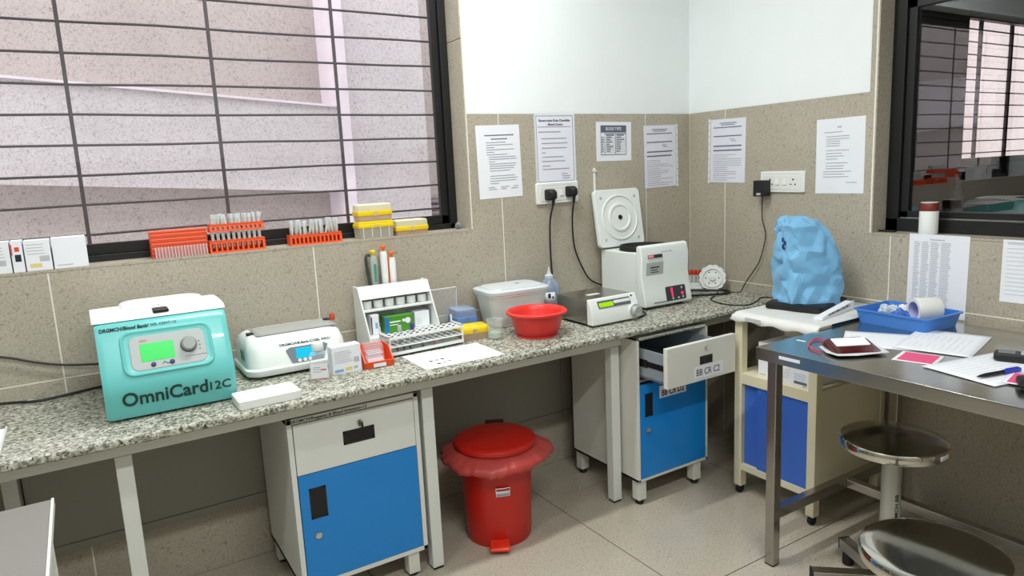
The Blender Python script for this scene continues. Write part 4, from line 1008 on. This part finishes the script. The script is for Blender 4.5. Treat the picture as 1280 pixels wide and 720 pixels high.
put('cord', MB().tube(rel(oa, [(-.030,-.462,1.18),(-.016,-.452,1.075),(-.014,-.468,1.017),(-.014,-.464,.965),(-.014,-.440,.888),(-.016,-.418,.850),(-.020,-.365,.775),(-.03,-.345,.733),(-.066,-.313,.7325),(-.09,-.30,.7325)]), 0.0024, 6), m_blackpl, ad)
single('coiled_cable', 'thick black cable looped on the worktop beside the corner rack', 'cable',
       MB().tube([(-.30,-.17,.735),(-.185,-.155,.735),(-.100,-.222,.735),(-.062,-.272,.735),(-.070,-.318,.735),(-.122,-.335,.735),(-.174,-.312,.735),(-.262,-.262,.735),(-.34,-.24,.735)], .0052, 8), m_blackpl)
single('thin_cable', 'thin black cable straying across the worktop end towards the covered microscope', 'cable',
       MB().tube([(-.150,-.318,.7425),(-.195,-.335,.732),(-.257,-.372,.7315),(-.298,-.480,.7315),(-.255,-.560,.7315),(-.168,-.545,.7315),(-.07,-.498,.7315),(-.03,-.55,.7315)], .0026, 6), m_blackpl)
single('rotator_cable', 'black cable curling beside the rotator knob', 'cable',
       MB().tube([(-.70,-.15,.734),(-.655,-.235,.734),(-.650,-.330,.736),(-.668,-.395,.734),(-.712,-.425,.733),(-.745,-.43,.733)], .0042, 8), m_blackpl)
single('wall_cable', 'upper black cable hanging on the wall left of the teal centrifuge', 'cable',
       MB().tube([(-3.3,-.012,.98),(-3.05,-.012,.92),(-2.858,-.014,.872),(-2.78,-.014,.842),(-2.705,-.014,.819),(-2.61,-.02,.806),(-2.52,-.030,.806)], .0036, 8), m_blackpl)
single('worktop_cable', 'lower black cable lying on the worktop left of the teal centrifuge', 'cable',
       MB().tube([(-3.3,-.02,.735),(-2.95,-.016,.735),(-2.86,-.028,.734),(-2.79,-.060,.733),(-2.72,-.052,.733),(-2.621,-.026,.734),(-2.54,-.020,.734)], .0040, 8), m_blackpl)
hd_ = thing('thermometer', 'thin white thermometer strip on the wall above the open centrifuge lid', 'thermometer', (-0.606, -0.002, 1.21))
put('strip', MB().box(-.006,.006,-.005,.001,0,.125), m_white, hd_, bevel=.002)
put('clip', MB().box(-.010,.010,-.009,.001,.108,.116), m_white2, hd_, bevel=.001)

# ------------------------------------------------------------------ things on the back window sill
ZS = WZ0
carton('sill_carton', 'leftmost white carton on the window sill', 0.060, 0.06, 0.094, (-2.856, 0.012, ZS), 0, lines(4,.2,.8,.5,.8,m_pgry)+[(.5,.8,.25,.42,m_pgry)])
carton('sill_carton', 'slim white carton with orange and dark print, second on the window sill', 0.029, 0.06, 0.094, (-2.7925, 0.012, ZS), 0, [(.02,.12,.55,.9,m_pred),(.32,.72,.66,.80,m_pred),(.28,.80,.34,.56,m_inkd)])
carton('sill_carton', 'white carton with yellow strip, third on the window sill', 0.066, 0.06, 0.092, (-2.760, 0.010, ZS), 0, lines(4,.1,.8,.55,.85,m_pgry)+[(.55,.92,.30,.48,m_pgry),(.15,.60,.12,.24,m_pyel)])
carton('sill_carton', 'plain white carton, widest of the four on the window sill', 0.090, 0.06, 0.094, (-2.690, 0.008, ZS), 1, [(.1,.55,.10,.13,m_pgry)])
# stack of orange racks
for k in range(6):
    t = thing('tube_rack', '%s orange rack of the stack on the window sill' % ['lowest', 'second lowest', 'third lowest', 'third highest', 'second highest', 'topmost'][k], 'rack', (-2.420, 0.030, ZS+0.0146*k), 0, 'stacked orange racks')
    put('frame', MB().prism([(0,0),(.068,0),(.064,.0140),(.004,.0140)], 'x', 0, 0.172), m_orange, t, bevel=.0015)
    put('front_rib', MB().box(-.001,.173,-.0015,.002,.0095,.0140), m_orange, t)
cp = thing('slide_strip', 'clear ribbed plastic strip leaning on the orange rack stack', 'strip', (-2.413, 0.012, ZS))
put('strip', MB(RX(-14)).box(0, .160, 0, .003, 0, .038), clear('pink_tinted_clear', (226,170,164), 0.3, 0.2, 0.4), cp)
for k in range(17): put('rib', MB(RX(-14)).box(.002+.0097*k, .0038+.0097*k, -.0015, .0, 0, .038), m_frost, cp)
ORD = ['first', 'second', 'third', 'fourth', 'fifth', 'sixth', 'seventh', 'eighth', 'ninth', 'tenth', 'eleventh', 'twelfth']
def tubed_rack(label, loc, n, L, tubes_label, h=0.036, top=0.088, disorder=0.0, cols=2):
    t = thing('tube_rack', label, 'rack', loc)
    put('side_rail', MB().prism([(0,0),(.0008,.006),(.0038,.006),(.003,0)], 'x', 0, L), m_orange, t)
    put('side_rail', MB().prism([(.0035,h-.010),(.005,h),(.0078,h),(.0065,h-.010)], 'x', 0, L), m_orange, t)
    for k in range(n+1):
        xx = min(L-.004, .004 + (L-.010)*k/n)
        put('side_rib', MB().prism([(.0008,.006),(.0035,h-.010),(.0065,h-.010),(.0038,.006)], 'x', xx-.0032, xx+.0032), m_orange, t)
    put('side_wall', MB().prism([(.052,0),(.047,h),(.0445,h),(.049,0)], 'x', 0, L), m_orange, t)
    put('end_wall', MB().prism([(0,0),(.052,0),(.047,h),(.005,h)], 'x', 0, .003), m_orange, t)
    put('end_wall', MB().prism([(0,0),(.052,0),(.047,h),(.005,h)], 'x', L-.003, L), m_orange, t)
    p = (L-0.012)/n
    tp = MB()
    for k in range(n+1): tp.box(.006+p*k-.0022, .006+p*k+.0022, .005, .047, h-.004, h)
    tp.box(0, L, .0235, .0285, h-.004, h).box(0, L, .003, .008, h-.004, h).box(0, L, .044, .049, h-.004, h)
    put('top_grid', tp, m_orange, t)
    for k in range(n):
        for c in range(cols):
            dz = rnd.uniform(0, disorder)
            q = thing('micro_tube', 'clear tube, %s from the left in the %s row of %s' % (ORD[k], ['front', 'back'][c], tubes_label), 'tube', (loc[0]+.006+p*(k+.5), loc[1]+.0155+.021*c, loc[2]+top-.056+dz), 0, 'tubes in ' + tubes_label)
            if disorder: q.rotation_euler = (rnd.uniform(-.12,.12), rnd.uniform(-.25,.25)*(1 if rnd.random()<.4 else .1), 0)
            r_ = min(.0056, p*.42)
            put('vial', MB().lathe([(.001,.0),(r_*.55,.006),(r_*.9,.022),(r_*.92,.044)], 10, cap1=False), m_frost, q)
            put('collar', MB().lathe([(r_*1.05,.042),(r_*1.1,.056),(r_*.9,.056)], 10), m_frostlid, q)
    return t
tubed_rack('orange tube rack at the bottom of the two-tier pile on the sill', (-2.246, 0.012, ZS), 10, 0.182, 'the lower orange sill rack', 0.042, 0.071, 0, 1)
tubed_rack('orange tube rack on top of the two-tier pile on the sill', (-2.240, 0.014, ZS+0.0712), 11, 0.176, 'the upper orange sill rack', 0.026, 0.056, 0.003, 2)
tubed_rack('orange tube rack standing alone on the sill near the window bar', (-1.978, 0.012, ZS), 12, 0.190, 'the lone orange sill rack', 0.037, 0.078, 0.014, 2)
m_tipb = clear('ribbed_clear_base', (214,206,190), 0.5, 0.3, 0.3)
y1 = tip_box('tip_box', 'lower clear and yellow tip box of the stacked pair on the sill', 0.142, 0.075, 0.066, (-1.650, 0.050, ZS), 0, m_tipb, m_yellow, m_ylid, 0.20, 0.20)
for k in range(4): put('rib', MB().box(-.055+.034*k, -.053+.034*k, -.0385, -.0355, .002, .04), m_white, y1)
tip_box('tip_box', 'upper clear and yellow tip box of the stacked pair on the sill', 0.138, 0.072, 0.063, (-1.650, 0.050, ZS+0.0662), 0, m_peach, m_yellow, m_creamlid, 0.30, 0.40)
tip_box('tip_box', 'single yellow tip box with cream lid on the sill', 0.138, 0.072, 0.059, (-1.502, 0.050, ZS), 0, m_peach, m_yellow, m_creamlid, 0.30, 0.42)
bl = MB(); bm_ = bmesh.new(); bmesh.ops.create_icosphere(bm_, subdivisions=3, radius=0.014)
for v in bm_.verts: v.co *= 1 + 0.25*math.sin(v.co.x*420)*math.cos(v.co.y*380+v.co.z*300)
me_ = bpy.data.meshes.new('crumple'); bm_.to_mesh(me_); bm_.free()
cpw = put('crumpled_wrap', me_, mat('grey_wrap', (128,130,134), 0.5)); cpw.location = (-1.278, 0.060, ZS+0.0135)
tag(cpw, 'small grey crumpled wrapper in the corner of the back window sill', 'wrapper')

# right sill
pb = thing('pill_bottle', 'white bottle with dark red cap on the right window sill', 'bottle', (0.042, -1.143, VZ0))
put('body', MB().lathe([(0,0),(.029,0),(.0315,.003),(.0315,.083),(.029,.087)], 28, cap0=False), m_white, pb)
put('cap', MB().lathe([(.031,.087),(.031,.112),(.029,.116),(0,.116)], 28, cap1=False), mat('dark_red_cap', (112,36,26), 0.4), pb)
put('cap_rim', MB().lathe([(.0285,.1155),(.0285,.118),(.026,.118)], 24), m_white2, pb)
single('black_clip', 'flat black clip lying on the right window sill in the corner of the frame', 'clip', MB().prism(rrect(-.012,.012,-.034,.034,.008), 'z', 0, .007), m_blackpl, (0.050, -0.985, VZ0), 0, bevel=.002)

# ------------------------------------------------------------------ cream cabinet with covered top
m_crm = mat('cream_enamel', (224,216,186), 0.45, var=0.06)
m_cblue = mat('blue_door_enamel', (60,106,200), 0.35, var=0.04)
cx0, cx1, cy0, cy1 = -0.47, -0.03, -1.056, -0.690
cc2 = thing('instrument_cabinet', 'cream metal cabinet with blue doors and an open shelf under the covered microscope', 'cabinet', (0, 0, 0))
for x in (cx0, cx1-.035):
    for y in (cy0, cy1-.035):
        pst = put('post', MB().box(x, x+.035, y, y+.035, .035, .737), m_crm, cc2, bevel=.003)
        put('caster', MB().cyl((x+.0175,y+.010,.0175),(x+.0175,y+.026,.0175), .0175, 16).box(x+.008,x+.027,y+.007,y+.029,.02,.037), m_blackrub, pst)
put('shelf_panel', MB().box(cx0+.002, cx1-.002, cy0+.002, cy1-.002, .486, .512), m_crm, cc2, bevel=.002)
put('bottom_panel', MB().box(cx0+.002, cx1-.002, cy0+.002, cy1-.002, .106, .126), m_crm, cc2, bevel=.002)
put('top_panel', MB().box(cx0, cx1, cy0, cy1, .737, .748), m_crm, cc2)
put('side_panel', MB().box(cx0+.035, cx1-.035, cy0+.004, cy0+.008, .126, .490), m_crm, cc2)
put('side_panel', MB().box(cx0+.035, cx1-.035, cy1-.008, cy1-.004, .126, .490), m_crm, cc2)
put('back_panel', MB().box(cx1-.008, cx1-.004, cy0, cy1, .126, .737), m_crm, cc2)
put('door_rail', MB().box(cx0+.002, cx0+.02, cy0+.035, cy1-.035, .470, .487), m_crm, cc2)
put('door_rail', MB().box(cx0+.002, cx0+.02, cy0+.035, cy1-.035, .126, .132), m_crm, cc2)
put('door', MB().box(cx0+.008, cx0+.018, cy0+.036, cy1-.105, .132, .470), m_cblue, cc2, bevel=.001)
put('door', MB().box(cx0+.020, cx0+.030, cy1-.150, cy1-.036, .132, .470), m_cblue, cc2, bevel=.001)
# white cover sheet over the top
m_cover = mat('white_vinyl_sheet', (222,222,218), 0.5, bump=0.1, bscale=30)
def cov(u, v):
    x = -.490 + u*.485; y = -1.0605 + v*.384; z = .7565
    e = min(u*.485, v*.41, (1-v)*.41)
    dz = 0.0
    if u < .045: dz = -.030*(1-u/.045)**1.5 - .004*math.sin(v*23)*(1-u/.045)
    if v < .03: dz = min(dz, -.005*(1-v/.03)**1.5)
    if v > .95: dz = min(dz, -.028*((v-.95)/.05)**1.5)
    return (x, y, z + dz + .0012*math.sin(u*19+v*7)*math.sin(v*16))
single('cover_sheet', 'white vinyl sheet covering the cream cabinet top under the microscope', 'cover sheet', MB().grid(cov, 44, 40), m_cover, solid=.002, smooth=70)
tp = MB()
for y0 in (-1.02, -.93): tp.box(-.494, -.4925, y0, y0+.055, .716, .730)
tape = put('tape_patch', MB().box(-.4945,-.493,-.83,-.76,.731,.746), m_pgry); tag(tape, 'grey tape patch on the front edge of the white cover sheet', 'tape')
edge = put('dark_tape_strip', MB().box(-.40,-.08,-1.0620,-1.0608,.7455,.7545), m_black); tag(edge, 'black tape strip along the side edge of the white cover sheet', 'tape')
# boxes on its shelf
t = carton('glove_box', 'white printed glove box with oval opening on the cream cabinet shelf', 0.145, 0.22, 0.074, (-0.447, -0.866, .512), -90, lines(4,.55,.9,.35,.62,m_pblu)+[(.55,.92,.12,.26,m_inkb),(.8,.9,.04,.09,m_ink)]+lines(4,.08,.45,.3,.7,m_pgry))
put('opening', MB().lathe([(1,.0722),(1,.0728)], 20), m_inkd, t).matrix_local = Tr(.072, .06, 0) @ Matrix.Diagonal((.016, .045, 1, 1))
carton('shelf_carton', 'tall plain white carton at the left end of the cream cabinet shelf', 0.075, 0.15, 0.130, (-0.430, -0.772, .512), -90, [(.1,.5,.02,.05,m_pgry)])

# microscope under a blue wrap
bx_, by_ = -0.195, -0.812
ms = thing('covered_microscope', 'microscope on a black base hidden under a light blue wrap', 'microscope', (bx_, by_, .7580), 12)
put('base', MB().loft([[(x, y, z) for x, y in rrect(-.140+d, .140-d, -.114+d, .114-d, .03)] for z, d in ((0,.006),(.004,0),(.020,.002),(.026,.010))]), m_black, ms)
m_wrap = mat('light_blue_nonwoven', (116,176,216), 0.62, bump=0.15, bscale=900, sheen=0.2)
wr_ = random.Random(21)
prof = [  # z, half width (viewer's right), half depth, shift right
    (.010,.117,.100,.004),(.032,.119,.101,.004),(.058,.120,.100,.002),(.086,.121,.098,.0),(.114,.120,.097,-.002),(.142,.118,.096,-.004),(.170,.115,.094,-.006),(.198,.112,.092,-.009),(.226,.109,.090,-.013),(.252,.105,.088,-.017),(.278,.100,.084,-.021),(.300,.093,.078,-.028),(.320,.084,.071,-.037),(.338,.070,.058,-.047),(.350,.052,.044,-.056),(.356,.030,.027,-.062)]
NS = 26
ca, sa = math.cos(R(-44)), math.sin(R(-44))
bm = bmesh.new(); grid_ = []
for i, (z, a, b, s_) in enumerate(prof):
    row = []
    for j in range(NS):
        t_ = 2*math.pi*(j + .5*(i % 2))/NS
        cx_ = math.copysign(abs(math.cos(t_))**.72, math.cos(t_)); sy_ = math.copysign(abs(math.sin(t_))**.72, math.sin(t_))
        amp = .004 if i == 0 else .0155
        k = 1 + wr_.uniform(-amp, amp*.8)/.11 + .02*math.sin(2*t_+z*14)
        lx = a*cx_*k + s_; ly = b*sy_*k
        row.append(bm.verts.new((lx*ca-ly*sa, lx*sa+ly*ca, z + (wr_.uniform(-.010,.010) if 0 < i < len(prof)-1 else 0))))
    grid_.append(row)
for i in range(len(grid_)-1):
    for j in range(NS):
        k = (j+1) % NS
        a, b, c, d = grid_[i][j], grid_[i][k], grid_[i+1][k], grid_[i+1][j]
        if i % 2: bm.faces.new((a, b, c)); bm.faces.new((a, c, d))
        else: bm.faces.new((a, b, d)); bm.faces.new((b, c, d))
tp_ = bm.verts.new((-.062*ca, -.062*sa, .350))
for j in range(NS): bm.faces.new((grid_[-1][j], grid_[-1][(j+1) % NS], tp_))
cl = bm.edges.layers.float.new('crease_edge')
for e in bm.edges: e[cl] = 1.0 if wr_.random() < .45 else (.5 if wr_.random() < .3 else 0.0)
bmesh.ops.recalc_face_normals(bm, faces=bm.faces)
me_ = bpy.data.meshes.new('blue_wrap'); bm.to_mesh(me_); bm.free(); me_.shade_smooth(); me_.materials.append(m_wrap)
put('blue_wrap', me_, m_wrap, ms, sub=3)
put('wrap_knot', MB().tube([(-.112,.050,.278),(-.120,.046,.268),(-.114,.038,.262),(-.122,.044,.250),(-.116,.042,.236)], .0042, 6), mat('navy_string', (30,50,110), 0.7), ms)
np_ = thing('name_plate', 'white card with handwriting propped against the microscope base', 'card', (-.385, -1.010, .7580), 9)
put('card', MB().prism([(0,0),(.255,0),(.255,.034),(.012,.012),(0,.010)], 'y', -.003, .0), m_paper, np_)
put('card_top', MB().prism([(0,0),(.255,0),(.255,.030),(0,.008)], 'y', 0, .03), m_paper, np_)
text('handwriting', 'DRGMCH/Blood Bank/MS-1', m_marker, np_, Tr(.045, -.0032, .008) @ RY(-3) @ FRONT, width=.175, height=.009, bold=.01)

# ------------------------------------------------------------------ stainless table
tx0, tx1, ty0, ty1, tz = -0.805, -0.045, -2.75, -1.062, 0.745
stt = thing('steel_table', 'stainless steel work table along the right wall', 'table', (0, 0, 0))
put('table_top', MB().box(tx0, tx1, ty0, ty1, tz-.004, tz).box(tx0, tx0+.003, ty0, ty1, tz-.041, tz).box(tx0, tx1, ty1-.003, ty1, tz-.041, tz).box(tx0, tx1, ty0, ty0+.003, tz-.041, tz).box(tx1-.003, tx1, ty0, ty1, tz-.041, tz), m_steeltop, stt, bevel=.0016)
put('edge_tape', MB().box(tx0-.0006, tx0, -1.225, -1.150, tz-.022, tz-.012), m_paperl, stt)
for x in (tx0+.006, tx1-.05):
    for y in (ty1-.075, ty0+.03):
        l = put('leg', MB().box(x, x+.034, y, y+.034, .004, tz-.02), m_chrome if False else m_steel, stt, bevel=.003)
        put('foot_cap', MB().box(x+.001, x+.033, y+.001, y+.033, 0, .005), m_blackrub, l)
for y in (ty1-.075, ty0+.03): put('side_stretcher', MB().box(tx0+.04, tx1-.05, y+.002, y+.032, .165, .200), m_steel, stt, bevel=.002)
xm = -0.40
put('long_stretcher', MB().box(xm, xm+.032, ty0+.06, ty1-.073, .168, .198), m_steel, stt, bevel=.002)
ZTb = tz
def flat(name, label, cat, loc, rz, w, h, m_, z=0.0, t=.0005, lines_=0, curl=0.0):
    o = thing(name, label, cat, (loc[0], loc[1], ZTb+.0004+z), rz)
    put('sheet', MB().grid(lambda u, v: ((u-.5)*w, (v-.5)*h, t/2+curl*(abs(u-.5)*2)**3*(0.5+0.5*v)), 12, 8), m_, o, solid=t, smooth=80)
    if lines_:
        pm = MB()
        for k in range(lines_):
            y = h*.38 - h*.78*k/lines_
            for a in (-.42, .02): word_line(pm, w*a, w*(a+rnd.uniform(.2,.4)), y, .0016, .0009)
        put('print', pm, m_faint, o)
    return o
flat('form_sheet', 'white form partly under the blood bag, left of the blue tray corner', 'paper', (-.436,-1.305), -60, .297, .21, m_paper, 0)
flat('form_sheet', 'large white form lying in front of the blue tray', 'paper', (-.350,-1.410), 14, .297, .21, m_paper, .0012, lines_=9, curl=.002)
flat('form_sheet', 'white form under the blue pen near the table edge', 'paper', (-.530,-1.638), -12, .297, .21, m_paper, .0024, lines_=9, curl=.001)
k1 = flat('pink_card', 'pink card with white border between the blood bag and the forms', 'card', (-.571,-1.453), 14, .118, .113, m_paper, .0005)
put('pink_panel', MB().box(-.049,.049,-.046,.046,.0005,.0008), m_pinkcard, k1)
k2 = flat('pink_card', 'pink card under the black pouch at the right edge of the view', 'card', (-.585,-1.748), 12, .118, .113, m_paper, .0046)
put('pink_panel', MB().box(-.049,.049,-.046,.046,.0005,.0008), m_pinkcard, k2)
pe = thing('pen', 'black and blue ballpoint pen lying on the front form', 'pen', M=Tr(-.667,-1.655,ZTb+.0105) @ RZ(-14) @ RY(90))
put('barrel', MB().lathe([(.0012,0),(.004,.014),(.0055,.03),(.0055,.095)], 14), m_blackpl, pe)
put('cap', MB().lathe([(.0062,.093),(.0066,.097),(.0066,.150),(.005,.153)], 14), mat('blue_pen_cap', (40,66,200), 0.35), pe)
put('clip', MB().box(-.0085,-.0062,-.0016,.0016,.100,.145), mat('blue_pen_clip', (30,50,170), 0.35), pe)
ph = thing('telephone_handset', 'black telephone handset lying on the forms at the right edge', 'telephone', (-.408,-1.672, ZTb+.0045), -68)
put('body', MB().loft([[(x, y, z) for x, y in rrect(-.085+d,.085-d,-.027+d,.027-d,.012)] for z, d in ((0,.003),(.004,0),(.018,0),(.023,.004))]), m_blackpl, ph)
put('screen', MB().box(-.075,-.035,-.018,.018,.0228,.0236), mat('dark_screen', (60,64,66), 0.15), ph)
kp = MB()
for i in range(4):
    for j in range(3): kp.box(-.022+.022*i, -.010+.022*i, -.019+.014*j, -.009+.014*j, .0228, .0242)
put('keypad', kp, m_pgry, ph)
po = thing('black_pouch', 'small black pouch on the pink card at the right edge', 'pouch', (-.615,-1.800, ZTb+.0056), -60)
put('pouch', MB().loft([[(x, y, z) for x, y in rrect(-.07+d,.07-d,-.04+d,.04-d,.018)] for z, d in ((0,.006),(.006,0),(.016,.002),(.020,.012))]), m_blackpl, po)
put('seam', MB().box(-.05,.05,-.0405,-.0395,.009,.011), m_pdark, po)

# blood bag
bb = thing('blood_bag', 'clear blood bag filled dark red with white label and red tubing', 'blood bag', (-.645,-1.292,ZTb+.0008), -30)
def pil(w, d, h, kx=1.0):
    rings = []
    for z, k in ((0,.80),(.004*h/.02,.95),(.45*h,1.0),(.8*h,.92),(.95*h,.80),(h,.66)): rings.append([(x*k, y*k, z) for x, y in rrect(-w,w,-d,d,.02,5)])
    return rings
put('film', MB().prism([(-.090,-.02),(-.075,-.062),(-.02,-.070),(.03,-.062),(.085,-.055),(.092,.0),(.080,.055),(.02,.066),(-.04,.064),(-.080,.050)], 'z', .007, .0085), m_frostlid, bb)
put('contents', MB().loft([[(x, y, z*(1+.75*y/.056)+.001) for x, y, z in q] for q in pil(.074,.056,.022)]), mat('bag_blood', (74,14,20), 0.18), bb, smooth=60)
put('label', MB().loft([[(x, y, .0222*(1+.75*y/.056)+.0012+t_) for x, y in rrect(-.052,.054,-.008,.036,.004)] for t_ in (0, .0012)]), m_paper, bb)
put('port', MB().cyl((-.05,.066,.010),(-.02,.074,.010),.004,8).cyl((.01,.066,.010),(.03,.078,.010),.004,8), m_frostlid, bb)
bw = (-.645,-1.292,ZTb+.0008); Mi = (Tr(*bw) @ RZ(-30)).inverted()
put('tubing', MB().tube([tuple(Mi @ Vector(p)) for p in ((-.655,-1.225,.757),(-.610,-1.190,.7502),(-.593,-1.140,.7502),(-.645,-1.148,.7502),(-.692,-1.175,.7502),(-.715,-1.205,.7502),(-.727,-1.243,.7502))], .0028, 8), clear('red_tubing', (206,60,84), .75, .2, .2), bb)
single('paper_strip', 'tiny white paper strip on the steel table corner', 'paper strip', MB().box(-.004,.004,-.016,.016,0,.0006), m_paper, (-.640,-1.110,ZTb+.0004), 4)

# blue tray, gloves, tape roll
tr = thing('plastic_tray', 'bright blue rectangular tray on the steel table against the wall', 'tray', (-.178,-1.200,ZTb), -3)
m_tray = mat('bright_blue_plastic', (58,124,208), 0.35)
tq = lambda a, z: [(x, y, z) for x, y in rrect(-.092-a, .092+a, -.122-a, .122+a, .016+a*.3, 4)]
put('tub', MB().loft([tq(0,.0), tq(.001,.002), tq(.011,.044), tq(.017,.046), tq(.017,.051), tq(.009,.051), tq(.008,.046), tq(-.002,.004)], True, True), m_tray, tr, smooth=40)
m_glove = mat('crumpled_white_film', (196,208,214), 0.5); m_gl2 = mat('crumpled_blue_film', (70,110,190), 0.5)
def crumple(label, loc, sx, sy, sz, m_, seed):
    r_ = random.Random(seed); bm = bmesh.new(); bmesh.ops.create_icosphere(bm, subdivisions=4, radius=1)
    ph = [r_.uniform(0, 6) for _ in range(6)]
    for v in bm.verts:
        c = v.co; f = 1 + .28*math.sin(4*c.x+ph[0])*math.cos(5*c.y+ph[1]) + .16*abs(math.sin(9*c.z+7*c.x+ph[2])) - .14*abs(math.sin(11*c.y-6*c.x+ph[3]))
        v.co = Vector((c.x*sx, c.y*sy, max(-sz*.75, c.z*sz))) * f
    zmin = min(v.co.z for v in bm.verts)
    for v in bm.verts: v.co.z -= zmin
    me = bpy.data.meshes.new('crumpled_wrapper'); bm.to_mesh(me); bm.free(); me.shade_smooth(); me.set_sharp_from_angle(angle=R(30))
    o = put('crumpled_wrapper', me, m_); o.location = loc
    return tag(o, label, 'wrapper')
crumple('crumpled white wrapper at the left in the blue tray', (-.185,-1.140,ZTb+.006), .032, .034, .026, m_glove, 3)
crumple('crumpled white wrapper in the middle of the blue tray', (-.150,-1.185,ZTb+.006), .034, .030, .028, m_paper, 5)
crumple('crumpled blue wrapper beside the tape roll in the blue tray', (-.212,-1.195,ZTb+.006), .024, .028, .024, m_gl2, 8)
rl = thing('tape_roll', 'white tape roll lying on its side in the blue tray', 'tape roll', M=Tr(-.172,-1.258,ZTb+.058) @ RZ(150) @ RY(90) @ Matrix.Scale(1.15, 4))
put('roll', MB().lathe([(.026,-.036),(.036,-.036),(.037,-.034),(.037,.034),(.036,.036),(.026,.036),(.026,-.036)], 36, cap0=False, cap1=False), m_white2, rl, smooth=40)
put('core', MB().lathe([(.0255,-.036),(.0262,-.0362),(.0262,.0362),(.0255,.036),(.0245,.030),(.0245,-.030),(.0255,-.036)], 30, cap0=False, cap1=False), mat('lilac_core', (176,178,222), 0.5), rl, smooth=40)

# ------------------------------------------------------------------ steel stools
m_alu = mat('aluminium_paint', (176,178,170), 0.4, metal=0.5)
m_stk = mat('orange_sticker', (206,140,50), 0.5)
def stool(label, loc, h, rz):
    t = thing('round_stool', label, 'stool', loc, rz, 'steel stools at the work table')
    r0 = .145
    put('seat', MB().lathe([(.0,h-.034),(r0-.012,h-.034),(r0-.002,h-.031),(r0,h-.024),(r0,h-.008),(r0-.003,h-.002),(r0-.012,h+.0004),(r0*.8,h+.0012),(r0*.55,h+.0022),(r0*.3,h+.0029),(0,h+.0032)], 72, cap0=False, cap1=False), m_chrome, t, smooth=30)
    put('seat_tape', MB(RZ(205)).grid(lambda u, v: ((r0+.0006)*math.cos((u-.5)*.30), (r0+.0006)*math.sin((u-.5)*.30), h-.024+.014*v), 6, 1), m_paperl, t, solid=.0005)
    put('column', MB().lathe([(.027,.09),(.027,h-.036),(.040,h-.035)], 28), m_alu, t)
    put('rim_sticker', MB(RZ(-78-rz)).grid(lambda u, v: ((r0+.0006)*math.cos((u-.5)*.12), (r0+.0006)*math.sin((u-.5)*.12), h-.026+.018*v), 4, 1), m_stk, t, solid=.0005)
    put('column_sleeve', MB().lathe([(.032,.06),(.032,.20),(.030,.204)], 28), m_steel, t)
    mk = MB(Tr(0,0,.30) @ RZ(-118-rz))
    text('marker_text', 'DRGMCH BB', m_marker, t, RZ(-25-rz) @ Tr(.006, -.0273, .235) @ RX(90) @ RZ(90), width=.115, height=.011, bold=.01)
    for k in range(5):
        a = MB(RZ(72*k))
        lg = put('leg', a.prism([(-.018,.045),(.018,.045),(.018,.082),(-.018,.082)], 'x', .02, .215), m_steel, t, bevel=.002)
        put('leg_cap', MB(RZ(72*k)).box(.2145,.2185,-.0185,.0185,.0445,.0825), m_blackrub, lg)
        put('foot', MB(RZ(72*k)).lathe([(.016,0),(.018,.004),(.018,.034),(.014,.045)], 14, .190, 0), m_blackrub, lg)
    return t
stool('round chrome stool partly under the steel table edge', (-.660,-1.440,0), .52, 66)
stool('round chrome stool nearest the viewer at the bottom right', (-1.143,-1.805,0), .50, 20)
